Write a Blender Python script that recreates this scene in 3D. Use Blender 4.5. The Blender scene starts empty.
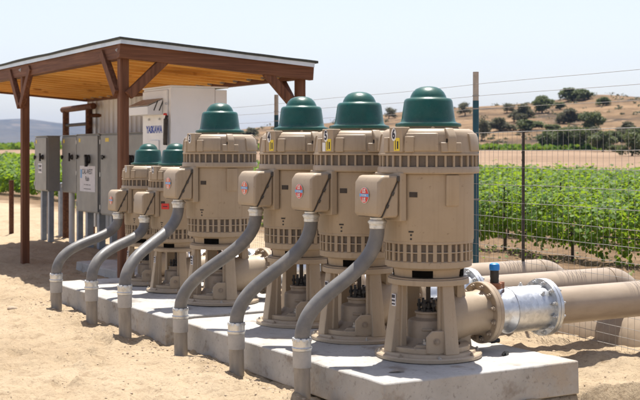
import bpy, bmesh, math, random
import numpy as np
from mathutils import Vector, Matrix

random.seed(7); RNG = np.random.default_rng(11)
S = bpy.context.scene
COL = S.collection
R = math.radians
PI = math.pi

# ------------------------------------------------------------------ frame of reference
YAW = R(30.3)                                   # camera heading, clockwise from +Y (the pump row runs along Y)
CAM = Vector((-4.705, -6.586, 1.6))
FWD = Vector((math.sin(YAW), math.cos(YAW), 0)); RGT = Vector((math.cos(YAW), -math.sin(YAW), 0))
SLAB = 0.2                                      # top of the concrete pads
SUNV = Vector((0.20, 0.28, 1.0)).normalized()   # towards the sun

def uv_xy(u, v):                                # metres to the right / ahead of where the photographer stood -> world x, y
    return CAM.x + FWD.x*v + RGT.x*u, CAM.y + FWD.y*v + RGT.y*u

# ------------------------------------------------------------------ value noise (numpy)
def vnoise(x, y, seed=0):
    x = np.asarray(x, float); y = np.asarray(y, float)
    xi = np.floor(x).astype(np.int64); yi = np.floor(y).astype(np.int64)
    xf = x - xi; yf = y - yi
    u = xf*xf*(3-2*xf); v = yf*yf*(3-2*yf)
    def h(a, b):
        n = (a*374761393 + b*668265263 + seed*1442695041) & 0xFFFFFFFF
        n = ((n ^ (n >> 13))*1274126177) & 0xFFFFFFFF
        n = n ^ (n >> 16)
        return (n & 0xFFFF)/65535.0
    return (h(xi, yi)*(1-u) + h(xi+1, yi)*u)*(1-v) + (h(xi, yi+1)*(1-u) + h(xi+1, yi+1)*u)*v
def fbm(x, y, oct=4, seed=0):
    s = 0; a = 1; t = 0
    for k in range(oct):
        s = s + a*vnoise(np.asarray(x)*2**k, np.asarray(y)*2**k, seed+k*17); t += a; a *= .5
    return s/t - .5
def sstep(a, b, x):
    t = np.clip((x-a)/(b-a), 0, 1); return t*t*(3-2*t)

# ------------------------------------------------------------------ materials
def new_mat(name):
    m = bpy.data.materials.new(name); m.use_nodes = True
    nt = m.node_tree; b = nt.nodes['Principled BSDF']
    return m, nt, b
def nd(nt, typ, **kw):
    n = nt.nodes.new(typ)
    for k, v in kw.items():
        if k in n.inputs.keys(): n.inputs[k].default_value = v
        else: setattr(n, k, v)
    return n
def ramp(nt, fac, stops):
    r = nt.nodes.new('ShaderNodeValToRGB')
    e = r.color_ramp.elements
    while len(e) < len(stops): e.new(.5)
    for i, (p, c) in enumerate(stops):
        e[i].position = p; e[i].color = (*c, 1)
    nt.links.new(fac, r.inputs[0]); return r.outputs[0]
def noise_out(nt, scale, detail=5, rough=.6, coord='Object', vec_scale=None, seed=None):
    tc = nt.nodes.new('ShaderNodeTexCoord'); src = tc.outputs[coord]
    if vec_scale:
        mp = nt.nodes.new('ShaderNodeMapping'); mp.inputs['Scale'].default_value = vec_scale
        nt.links.new(src, mp.inputs['Vector']); src = mp.outputs[0]
    n = nd(nt, 'ShaderNodeTexNoise', Scale=scale, Detail=detail, Roughness=rough)
    nt.links.new(src, n.inputs['Vector']); return n.outputs['Fac']
def bump(nt, b, fac, strength=.2, dist=.01):
    n = nd(nt, 'ShaderNodeBump', Strength=strength, Distance=dist)
    nt.links.new(fac, n.inputs['Height']); nt.links.new(n.outputs[0], b.inputs['Normal']); return n
def var_mat(name, cols, scale=6, rough=.5, metal=0, bstr=.1, bdist=.004, vec_scale=None, spec=.5, detail=6, fine=None, rvar=.0):
    """colour broken up by noise; cols = list of 2..4 colours; fine = scale of the bump noise"""
    m, nt, b = new_mat(name)
    f = noise_out(nt, scale, detail, .62, 'Object', vec_scale)
    n = len(cols); stops = [(.3 + .4*i/(n-1), c) for i, c in enumerate(cols)]
    nt.links.new(ramp(nt, f, stops), b.inputs['Base Color'])
    b.inputs['Roughness'].default_value = rough; b.inputs['Metallic'].default_value = metal
    b.inputs['Specular IOR Level'].default_value = spec
    if rvar:
        mr = nd(nt, 'ShaderNodeMapRange'); mr.inputs['From Min'].default_value = .3; mr.inputs['From Max'].default_value = .7
        mr.inputs['To Min'].default_value = rough-rvar; mr.inputs['To Max'].default_value = rough+rvar
        nt.links.new(noise_out(nt, scale*2.3, 4), mr.inputs[0]); nt.links.new(mr.outputs[0], b.inputs['Roughness'])
    if bstr: bump(nt, b, noise_out(nt, fine or scale*8, 4, .6, 'Object', vec_scale), bstr, bdist)
    return m

M = {}
def paint_tan(name, base, dusty):
    m, nt, b = new_mat(name)
    f = noise_out(nt, 3.2, 6, .65)
    c1 = ramp(nt, f, [(.25, tuple(v*.86 for v in base)), (.5, base), (.75, tuple(min(1, v*1.10) for v in base))])
    # dust that settled low on the machine, in blotches, and on everything that faces up
    tc = nt.nodes.new('ShaderNodeTexCoord'); sp = nt.nodes.new('ShaderNodeSeparateXYZ'); nt.links.new(tc.outputs['Object'], sp.inputs[0])
    mr = nd(nt, 'ShaderNodeMapRange'); mr.inputs['From Min'].default_value = .0; mr.inputs['From Max'].default_value = .45
    mr.inputs['To Min'].default_value = .85; mr.inputs['To Max'].default_value = .12
    nt.links.new(sp.outputs['Z'], mr.inputs[0])
    ge = nt.nodes.new('ShaderNodeNewGeometry'); sn = nt.nodes.new('ShaderNodeSeparateXYZ'); nt.links.new(ge.outputs['Normal'], sn.inputs[0])
    up = nd(nt, 'ShaderNodeMapRange'); up.inputs['From Min'].default_value = .45; up.inputs['From Max'].default_value = 1
    up.inputs['To Max'].default_value = 1.2; nt.links.new(sn.outputs['Z'], up.inputs[0])
    ad = nd(nt, 'ShaderNodeMath', operation='ADD', use_clamp=True); nt.links.new(mr.outputs[0], ad.inputs[0]); nt.links.new(up.outputs[0], ad.inputs[1])
    mu = nd(nt, 'ShaderNodeMath', operation='MULTIPLY'); nt.links.new(ad.outputs[0], mu.inputs[0])
    oi = nt.nodes.new('ShaderNodeObjectInfo'); loc = nd(nt, 'ShaderNodeVectorMath', operation='ADD'); nt.links.new(tc.outputs['Object'], loc.inputs[0]); nt.links.new(oi.outputs['Location'], loc.inputs[1])
    def wn(scale, det, ro=.65):
        n = nd(nt, 'ShaderNodeTexNoise', Scale=scale, Detail=det, Roughness=ro); nt.links.new(loc.outputs[0], n.inputs['Vector']); return n.outputs['Fac']
    nt.links.new(wn(8, 7, .72), mu.inputs[1])
    mx = nd(nt, 'ShaderNodeMix', data_type='RGBA'); nt.links.new(mu.outputs[0], mx.inputs[0])
    nt.links.new(c1, mx.inputs[6]); mx.inputs[7].default_value = (*dusty, 1)
    scf = ramp(nt, wn(26, 5, .7), [(.30, (.62, .58, .54)), (.37, (1, 1, 1))])
    ms = nd(nt, 'ShaderNodeMix', data_type='RGBA', blend_type='MULTIPLY'); ms.inputs[0].default_value = .8
    nt.links.new(mx.outputs[2], ms.inputs[6]); nt.links.new(scf, ms.inputs[7]); mx = ms
    # faint vertical run marks
    g = noise_out(nt, 1, 3, .5, 'Object', (38, 38, 1.3))
    st = ramp(nt, g, [(.55, (1, 1, 1)), (.8, (.86, .84, .82))])
    mm = nd(nt, 'ShaderNodeMix', data_type='RGBA', blend_type='MULTIPLY'); mm.inputs[0].default_value = .8
    nt.links.new(mx.outputs[2], mm.inputs[6]); nt.links.new(st, mm.inputs[7])
    nt.links.new(mm.outputs[2], b.inputs['Base Color'])
    b.inputs['Roughness'].default_value = .46; b.inputs['Specular IOR Level'].default_value = .4
    bump(nt, b, noise_out(nt, 60, 3), .08, .002)
    return m
M['tan'] = paint_tan('tan_machine_paint', (.355, .277, .193), (.47, .38, .28))
M['tan_pipe'] = var_mat('tan_pipe_paint', [(.30, .235, .17), (.36, .285, .21), (.40, .32, .24)], 2.2, .4, 0, .05, .002, (1, 3, 3), .45, rvar=.08)
M['tan_dark'] = var_mat('shaded_casting_paint', [(.25, .195, .14), (.31, .245, .18), (.36, .29, .215)], 7, .55, 0, .12, .003)  # darker copy of the same tan paint, shade put into its colour
M['green'] = var_mat('green_dome_plastic', [(.001, .052, .038), (.0012, .070, .052), (.006, .088, .068)], 5, .30, 0, .05, .002, None, .40, rvar=.06)
def dome_mat():
    m, nt, b = new_mat('green_dome_plastic')
    oi = nt.nodes.new('ShaderNodeObjectInfo'); tc = nt.nodes.new('ShaderNodeTexCoord')
    loc = nd(nt, 'ShaderNodeVectorMath', operation='ADD'); nt.links.new(tc.outputs['Object'], loc.inputs[0]); nt.links.new(oi.outputs['Location'], loc.inputs[1])
    def wn(scale, det, ro=.65, vs=None):
        src = loc.outputs[0]
        if vs:
            mp = nt.nodes.new('ShaderNodeMapping'); mp.inputs['Scale'].default_value = vs; nt.links.new(src, mp.inputs[0]); src = mp.outputs[0]
        n = nd(nt, 'ShaderNodeTexNoise', Scale=scale, Detail=det, Roughness=ro); nt.links.new(src, n.inputs['Vector']); return n.outputs['Fac']
    c = ramp(nt, wn(4, 5), [(.3, (.0010, .054, .044)), (.5, (.0012, .072, .060)), (.7, (.005, .094, .079))])
    ge = nt.nodes.new('ShaderNodeNewGeometry'); sn = nt.nodes.new('ShaderNodeSeparateXYZ'); nt.links.new(ge.outputs['Normal'], sn.inputs[0])
    up = nd(nt, 'ShaderNodeMapRange'); up.inputs['From Min'].default_value = .1; up.inputs['From Max'].default_value = 1; up.inputs['To Min'].default_value = .05; up.inputs['To Max'].default_value = .32
    nt.links.new(sn.outputs['Z'], up.inputs[0])
    mu = nd(nt, 'ShaderNodeMath', operation='MULTIPLY'); nt.links.new(up.outputs[0], mu.inputs[0])
    nt.links.new(ramp(nt, wn(11, 7, .72), [(.35, (0, 0, 0)), (.7, (1, 1, 1))]), mu.inputs[1])
    mx = nd(nt, 'ShaderNodeMix', data_type='RGBA'); nt.links.new(mu.outputs[0], mx.inputs[0]); nt.links.new(c, mx.inputs[6]); mx.inputs[7].default_value = (.22, .21, .16, 1)
    scr = ramp(nt, wn(1, 4, .6, (16, 16, 90)), [(.62, (0, 0, 0)), (.70, (.35, .35, .35))])
    m2 = nd(nt, 'ShaderNodeMix', data_type='RGBA'); nt.links.new(scr, m2.inputs[0]); nt.links.new(mx.outputs[2], m2.inputs[6]); m2.inputs[7].default_value = (.03, .13, .10, 1)
    nt.links.new(m2.outputs[2], b.inputs['Base Color'])
    mr = nd(nt, 'ShaderNodeMapRange'); mr.inputs['From Min'].default_value = .3; mr.inputs['From Max'].default_value = .7; mr.inputs['To Min'].default_value = .24; mr.inputs['To Max'].default_value = .44
    nt.links.new(wn(9, 6, .7), mr.inputs[0]); nt.links.new(mr.outputs[0], b.inputs['Roughness']); b.inputs['Specular IOR Level'].default_value = .4
    bump(nt, b, wn(7, 3), .06, .006)
    return m
M['green'] = dome_mat()
M['screen'] = None
def screen_mat():
    m, nt, b = new_mat('woven_vent_screen')
    tc = nt.nodes.new('ShaderNodeTexCoord')
    v = nd(nt, 'ShaderNodeTexChecker', Scale=210); nt.links.new(tc.outputs['Object'], v.inputs['Vector'])
    v.inputs['Color1'].default_value = (.035, .028, .022, 1); v.inputs['Color2'].default_value = (.21, .165, .125, 1)
    nt.links.new(v.outputs['Color'], b.inputs['Base Color']); b.inputs['Roughness'].default_value = .7
    return m
M['screen'] = screen_mat()
def galv_mat():
    m, nt, b = new_mat('galvanised_steel')
    tc = nt.nodes.new('ShaderNodeTexCoord')
    v = nd(nt, 'ShaderNodeTexVoronoi', Scale=42); nt.links.new(tc.outputs['Object'], v.inputs['Vector'])
    sep = nt.nodes.new('ShaderNodeSeparateColor'); nt.links.new(v.outputs['Color'], sep.inputs[0])
    c = ramp(nt, sep.outputs[0], [(0, (.60, .62, .64)), (.5, (.68, .70, .72)), (1, (.76, .78, .80))])
    f = noise_out(nt, 4, 5, .7)
    st = ramp(nt, f, [(.35, (.84, .85, .86)), (.6, (1, 1, 1))])
    mm = nd(nt, 'ShaderNodeMix', data_type='RGBA', blend_type='MULTIPLY'); mm.inputs[0].default_value = 1
    nt.links.new(c, mm.inputs[6]); nt.links.new(st, mm.inputs[7]); nt.links.new(mm.outputs[2], b.inputs['Base Color'])
    b.inputs['Metallic'].default_value = .85
    mr = nd(nt, 'ShaderNodeMapRange'); mr.inputs['To Min'].default_value = .36; mr.inputs['To Max'].default_value = .46
    nt.links.new(sep.outputs[1], mr.inputs[0]); nt.links.new(mr.outputs[0], b.inputs['Roughness'])
    bump(nt, b, f, .05, .004)
    return m
M['galv'] = galv_mat()
M['zinc'] = var_mat('zinc_fitting', [(.45, .46, .46), (.62, .63, .63), (.72, .73, .72)], 30, .38, .8, .08, .002)
M['hose'] = var_mat('grey_flexible_conduit_jacket', [(.125, .122, .120), (.165, .160, .155), (.25, .228, .20)], 6, .47, 0, .10, .002, None, .45, rvar=.10)
M['riser'] = var_mat('dusty_grey_plastic_conduit', [(.22, .195, .165), (.32, .285, .24), (.42, .365, .295)], 11, .62, 0, .1, .003, (1, 1, .35))
M['coupling'] = var_mat('grey_plastic_coupling', [(.33, .32, .305), (.40, .385, .365), (.45, .43, .40)], 14, .55, 0, .05, .002)
M['black'] = var_mat('black_plastic', [(.010, .010, .011), (.016, .016, .017), (.03, .029, .028)], 14, .45, 0, .05, .002)
M['gasket'] = var_mat('dusty_rubber_gasket', [(.05, .045, .04), (.09, .08, .07)], 20, .8, 0, 0)
M['recess_shade'] = var_mat('painted_recess_shade', [(.004, .004, .004), (.007, .006, .005)], 9, 1.0, 0, 0, 0, None, .05)  # near-black colour painted in for the shade inside the neck openings
M['blue'] = var_mat('blue_plastic', [(.01, .17, .55), (.012, .22, .66), (.02, .26, .7)], 10, .4, 0, .05, .002)
M['rustclamp'] = var_mat('rusty_clamp_iron', [(.16, .055, .022), (.26, .10, .045), (.33, .16, .08)], 24, .6, .15, .25, .004)
M['boltsteel'] = var_mat('bolt_steel', [(.30, .28, .25), (.45, .43, .40), (.55, .53, .5)], 50, .42, .7, .1, .002)
M['white_sticker'] = var_mat('white_sticker', [(.70, .70, .70), (.78, .78, .78)], 8, .5, 0, 0)
M['yellow_sticker'] = var_mat('yellow_sticker', [(.72, .55, .04), (.8, .62, .06)], 8, .5, 0, 0)
M['ink'] = var_mat('dark_ink', [(.012, .014, .03), (.02, .022, .045)], 8, .5, 0, 0)
M['red_ink'] = var_mat('red_badge_ink', [(.62, .03, .02), (.70, .045, .03)], 10, .45, 0, 0)
M['orange_ink'] = var_mat('sun_faded_red_badge_ink', [(.70, .13, .05), (.76, .18, .08)], 10, .5, 0, 0)
M['blue_ink'] = var_mat('blue_badge_ink', [(.10, .33, .68), (.13, .38, .72)], 10, .45, 0, 0)
M['navy_ink'] = var_mat('blue_lettering', [(.006, .045, .33), (.008, .055, .38)], 10, .45, 0, 0)
def concrete_mat():
    m, nt, b = new_mat('cast_concrete')
    f = noise_out(nt, 2.2, 8, .68); f2 = noise_out(nt, 34, 6, .7)
    c = ramp(nt, f, [(.3, (.31, .295, .27)), (.5, (.405, .39, .365)), (.72, (.485, .47, .445))])
    d = ramp(nt, f2, [(.31, (.45, .43, .41)), (.43, (1, 1, 1))])
    mm = nd(nt, 'ShaderNodeMix', data_type='RGBA', blend_type='MULTIPLY'); mm.inputs[0].default_value = .75
    nt.links.new(c, mm.inputs[6]); nt.links.new(d, mm.inputs[7])
    du = ramp(nt, noise_out(nt, 1.7, 7, .7), [(.52, (0, 0, 0)), (.66, (.7, .7, .7))])
    md = nd(nt, 'ShaderNodeMix', data_type='RGBA'); nt.links.new(du, md.inputs[0]); nt.links.new(mm.outputs[2], md.inputs[6]); md.inputs[7].default_value = (.40, .33, .25, 1)
    sta = ramp(nt, noise_out(nt, 4.3, 5, .6), [(.34, (.60, .52, .45)), (.43, (1, 1, 1))])
    m3 = nd(nt, 'ShaderNodeMix', data_type='RGBA', blend_type='MULTIPLY'); m3.inputs[0].default_value = .7
    nt.links.new(md.outputs[2], m3.inputs[6]); nt.links.new(sta, m3.inputs[7]); mm = m3
    # soil splashed up the lower edge
    tc = nt.nodes.new('ShaderNodeTexCoord'); sp = nt.nodes.new('ShaderNodeSeparateXYZ'); nt.links.new(tc.outputs['Object'], sp.inputs[0])
    mr = nd(nt, 'ShaderNodeMapRange'); mr.inputs['From Min'].default_value = -.2; mr.inputs['From Max'].default_value = -.05
    mr.inputs['To Min'].default_value = .8; mr.inputs['To Max'].default_value = 0
    nt.links.new(sp.outputs['Z'], mr.inputs[0])
    mu = nd(nt, 'ShaderNodeMath', operation='MULTIPLY'); nt.links.new(mr.outputs[0], mu.inputs[0]); nt.links.new(noise_out(nt, 7, 5), mu.inputs[1])
    mx = nd(nt, 'ShaderNodeMix', data_type='RGBA'); nt.links.new(mu.outputs[0], mx.inputs[0])
    nt.links.new(mm.outputs[2], mx.inputs[6]); mx.inputs[7].default_value = (.38, .28, .18, 1)
    nt.links.new(mx.outputs[2], b.inputs['Base Color']); b.inputs['Roughness'].default_value = .85
    bump(nt, b, f2, .5, .012)
    return m
M['concrete'] = concrete_mat()
def wood_mat(name, cols, vs, knots=False):
    m, nt, b = new_mat(name)
    f = noise_out(nt, 1, 6, .6, 'Object', vs)
    c = ramp(nt, f, [(.3, cols[0]), (.5, cols[1]), (.7, cols[2])])
    out = c
    if knots:
        k = noise_out(nt, 3.3, 2, .4)
        kk = ramp(nt, k, [(.66, (1, 1, 1)), (.74, (.55, .42, .3))])
        mm = nd(nt, 'ShaderNodeMix', data_type='RGBA', blend_type='MULTIPLY'); mm.inputs[0].default_value = 1
        nt.links.new(c, mm.inputs[6]); nt.links.new(kk, mm.inputs[7]); out = mm.outputs[2]
    nt.links.new(out, b.inputs['Base Color']); b.inputs['Roughness'].default_value = .68
    b.inputs['Specular IOR Level'].default_value = .3
    bump(nt, b, f, .3, .006)
    return m
REDW = [(.082, .031, .015), (.140, .056, .027), (.21, .092, .048)]
M['post_wood'] = wood_mat('red_stained_timber_upright', REDW, (30, 30, 1.2))
M['beam_wood_y'] = wood_mat('red_stained_timber_long', REDW, (30, 1.2, 30))
M['beam_wood_x'] = wood_mat('red_stained_timber_cross', REDW, (1.2, 30, 30))
ORW = [(.62, .30, .07), (.80, .45, .12), (.84, .54, .18)]
M['rafter_wood'] = wood_mat('fresh_orange_pine', ORW, (1.4, 26, 26), True)
M['deck_wood'] = wood_mat('orange_pine_boards', [(.54, .24, .045), (.72, .36, .08), (.80, .46, .125)], (1.0, 14, 14), True)
M['shingle'] = var_mat('granular_roofing', [(.03, .035, .028), (.055, .06, .05), (.09, .095, .08)], 60, .9, 0, .5, .006)
M['drip'] = var_mat('pale_drip_edge_metal', [(.50, .56, .62), (.62, .68, .73), (.70, .74, .78)], 3, .35, .4, .02, .002)
M['cab'] = var_mat('grey_cabinet_enamel', [(.20, .21, .21), (.235, .245, .245), (.27, .28, .275)], 2.3, .4, 0, .03, .002, None, .5, rvar=.06)
M['cab_side'] = M['cab']
M['white'] = var_mat('white_enclosure_enamel', [(.72, .73, .74), (.80, .81, .815), (.83, .835, .84)], 1.6, .38, 0, .02, .002, None, .5, rvar=.05)
M['ribbed'] = var_mat('white_ribbed_sheet_metal', [(.56, .60, .63), (.65, .68, .71), (.72, .74, .76)], 1.5, .42, .1, .03, .003, (1, 1, .3))
M['tubing'] = var_mat('grey_blue_steel_tube', [(.20, .24, .29), (.26, .30, .36), (.32, .36, .42)], 6, .45, .3, .05, .002)
M['pvc_white'] = var_mat('white_plastic_pipe', [(.6, .6, .59), (.7, .7, .69)], 6, .4, 0, .03, .002)
M['rust'] = var_mat('rusted_steel', [(.055, .022, .012), (.11, .045, .022), (.17, .075, .038)], 22, .8, .2, .35, .004)
M['darksteel'] = var_mat('dark_weathered_steel', [(.03, .026, .022), (.055, .045, .038), (.08, .066, .055)], 18, .6, .4, .15, .003)
M['bluepost'] = var_mat('blue_green_post_sleeve', [(.005, .050, .075), (.007, .066, .098), (.012, .085, .12)], 9, .5, 0, .08, .002)
M['baretop'] = var_mat('bare_grey_post_top', [(.32, .27, .22), (.42, .36, .30), (.5, .44, .38)], 9, .6, .2, .08, .002)
M['wire'] = var_mat('galvanised_wire', [(.28, .265, .245), (.38, .36, .335)], 9, .55, .3, 0)
M['bark'] = var_mat('rough_bark', [(.05, .036, .026), (.085, .064, .046), (.13, .10, .075)], 18, .9, 0, .6, .02, (1, 1, .3))
M['stone'] = var_mat('dry_stone', [(.36, .275, .19), (.43, .335, .24), (.48, .38, .28)], 30, .9, 0, .4, .01)
M['paper'] = var_mat('paper_notice', [(.66, .66, .70), (.74, .74, .78)], 9, .6, 0, 0)

def leaf_mat(name, stops, trans=.35, rough=.45, spec=.4, tcol=(.30, .42, .04)):
    m, nt, b = new_mat(name)
    g = nt.nodes.new('ShaderNodeNewGeometry')
    nt.links.new(ramp(nt, g.outputs['Random Per Island'], stops), b.inputs['Base Color'])
    b.inputs['Roughness'].default_value = rough; b.inputs['Specular IOR Level'].default_value = spec
    if trans:
        t = nt.nodes.new('ShaderNodeBsdfTranslucent'); t.inputs[0].default_value = (*tcol, 1)
        mx = nt.nodes.new('ShaderNodeMixShader'); mx.inputs[0].default_value = trans
        nt.links.new(b.outputs[0], mx.inputs[1]); nt.links.new(t.outputs[0], mx.inputs[2])
        nt.links.new(mx.outputs[0], nt.nodes['Material Output'].inputs[0])
    return m
M['vine_leaf'] = leaf_mat('grape_leaves', [(0, (.020, .050, .008)), (.3, (.040, .105, .013)), (.65, (.085, .175, .020)), (1, (.165, .265, .042))], .38, .55, .2, (.32, .46, .03))
M['oak_leaf'] = leaf_mat('oak_leaves', [(0, (.065, .082, .038)), (.5, (.115, .138, .062)), (1, (.18, .20, .10))], .25, .6, .2, (.16, .20, .06))
M['oak_leaf_dry'] = leaf_mat('grey_green_oak_leaves', [(0, (.075, .074, .045)), (.5, (.115, .110, .07)), (1, (.16, .15, .10))], .25, .6, .2, (.18, .18, .09))
M['weed'] = leaf_mat('low_weeds', [(0, (.06, .11, .018)), (.6, (.12, .19, .035)), (1, (.25, .25, .09))], .3)
M['crop'] = leaf_mat('far_crop_leaves', [(0, (.055, .11, .018)), (.6, (.10, .18, .03)), (1, (.15, .22, .045))], .25, .8, .05)

def ground_mat():
    m, nt, b = new_mat('dry_sandy_soil')
    g = nt.nodes.new('ShaderNodeNewGeometry'); pos = g.outputs['Position']
    def nz(scale, det=6, ro=.62, vs=None):
        src = pos
        if vs:
            mp = nt.nodes.new('ShaderNodeMapping'); mp.inputs['Scale'].default_value = vs
            nt.links.new(pos, mp.inputs[0]); src = mp.outputs[0]
        n = nd(nt, 'ShaderNodeTexNoise', Scale=scale, Detail=det, Roughness=ro); nt.links.new(src, n.inputs['Vector']); return n.outputs['Fac']
    big = nz(.55); mid = nz(5.5, 8, .7); fine = nz(38, 6, .7); grit = nz(130, 3, .6)
    c = ramp(nt, big, [(.3, (.36, .275, .178)), (.5, (.425, .332, .222)), (.72, (.485, .388, .27))])
    d = ramp(nt, mid, [(.30, (.60, .55, .50)), (.47, (.97, .96, .95)), (.75, (1.08, 1.07, 1.05))])
    e = ramp(nt, fine, [(.33, (.55, .50, .45)), (.47, (1, 1, 1))])  # dark fine mottling: micro-shadows among the grains put into the soil colour
    def mul(a, bb, f=1.0):
        mm = nd(nt, 'ShaderNodeMix', data_type='RGBA', blend_type='MULTIPLY'); mm.inputs[0].default_value = f
        nt.links.new(a, mm.inputs[6]); nt.links.new(bb, mm.inputs[7]); return mm.outputs[2]
    c = mul(mul(c, d, .8), e, .75)
    # tilled brown earth of the vineyard, dry stubble field beyond it
    sp = nt.nodes.new('ShaderNodeSeparateXYZ'); nt.links.new(pos, sp.inputs[0])
    def mrange(src, a, bb):
        mr = nd(nt, 'ShaderNodeMapRange', interpolation_type='SMOOTHSTEP'); mr.inputs['From Min'].default_value = a; mr.inputs['From Max'].default_value = bb
        nt.links.new(src, mr.inputs[0]); return mr.outputs[0]
    ad = nd(nt, 'ShaderNodeMath', operation='ADD'); nt.links.new(sp.outputs['X'], ad.inputs[0])
    mu = nd(nt, 'ShaderNodeMath', operation='MULTIPLY'); mu.inputs[1].default_value = 2.2; nt.links.new(nz(.9), mu.inputs[0]); nt.links.new(mu.outputs[0], ad.inputs[1])
    soil_far = None
    till = mrange(ad.outputs[0], 5.9, 6.9)
    soil = ramp(nt, nz(3.0, 8, .7), [(.3, (.10, .063, .036)), (.5, (.175, .115, .068)), (.7, (.26, .178, .11))])
    mx = nd(nt, 'ShaderNodeMix', data_type='RGBA'); nt.links.new(till, mx.inputs[0]); nt.links.new(c, mx.inputs[6]); nt.links.new(soil, mx.inputs[7])
    far = mrange(sp.outputs['X'], 31.0, 34.0)
    stub = ramp(nt, nz(.05, 8, .7), [(.3, (.19, .125, .082)), (.5, (.25, .172, .115)), (.7, (.32, .23, .16))])
    stub = mul(stub, ramp(nt, nz(.9, 6, .75, (.25, 1.2, 1)), [(.36, (.72, .68, .64)), (.55, (1.05, 1.04, 1.02))]), .9)
    mx2 = nd(nt, 'ShaderNodeMix', data_type='RGBA'); nt.links.new(far, mx2.inputs[0]); nt.links.new(mx.outputs[2], mx2.inputs[6]); nt.links.new(stub, mx2.inputs[7])
    nt.links.new(mx2.outputs[2], b.inputs['Base Color']); b.inputs['Roughness'].default_value = .95; b.inputs['Specular IOR Level'].default_value = .15
    b1 = nd(nt, 'ShaderNodeBump', Strength=.75, Distance=.05); nt.links.new(mid, b1.inputs['Height'])
    b2 = nd(nt, 'ShaderNodeBump', Strength=.8, Distance=.014); nt.links.new(fine, b2.inputs['Height']); nt.links.new(b1.outputs[0], b2.inputs['Normal'])
    b3 = nd(nt, 'ShaderNodeBump', Strength=.4, Distance=.003); nt.links.new(grit, b3.inputs['Height']); nt.links.new(b2.outputs[0], b3.inputs['Normal'])
    nt.links.new(b3.outputs[0], b.inputs['Normal'])
    return m
M['ground'] = ground_mat()
def hill_mat(name, cols, sc, scar, scarc):
    m, nt, b = new_mat(name)
    f = noise_out(nt, sc, 9, .68); f2 = noise_out(nt, sc*3.1, 6, .7)
    c = ramp(nt, f, [(.36, cols[0]), (.48, cols[1]), (.62, cols[2])])
    s = ramp(nt, f2, [(scar, (0, 0, 0)), (scar+.06, (1, 1, 1))])
    mx = nd(nt, 'ShaderNodeMix', data_type='RGBA'); nt.links.new(s, mx.inputs[0]); nt.links.new(c, mx.inputs[6]); mx.inputs[7].default_value = (*scarc, 1)
    nt.links.new(mx.outputs[2], b.inputs['Base Color']); b.inputs['Roughness'].default_value = .95; b.inputs['Specular IOR Level'].default_value = .1
    bump(nt, b, f2, .8, .9)
    return m
M['hill'] = hill_mat('dry_grass_hillside', [(.060, .045, .032), (.150, .097, .055), (.245, .162, .092)], .06, .59, (.30, .21, .13))
M['mount'] = hill_mat('far_scrub_mountain', [(.035, .036, .036), (.065, .06, .055), (.11, .095, .078)], .0025, .60, (.15, .12, .095))

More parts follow.
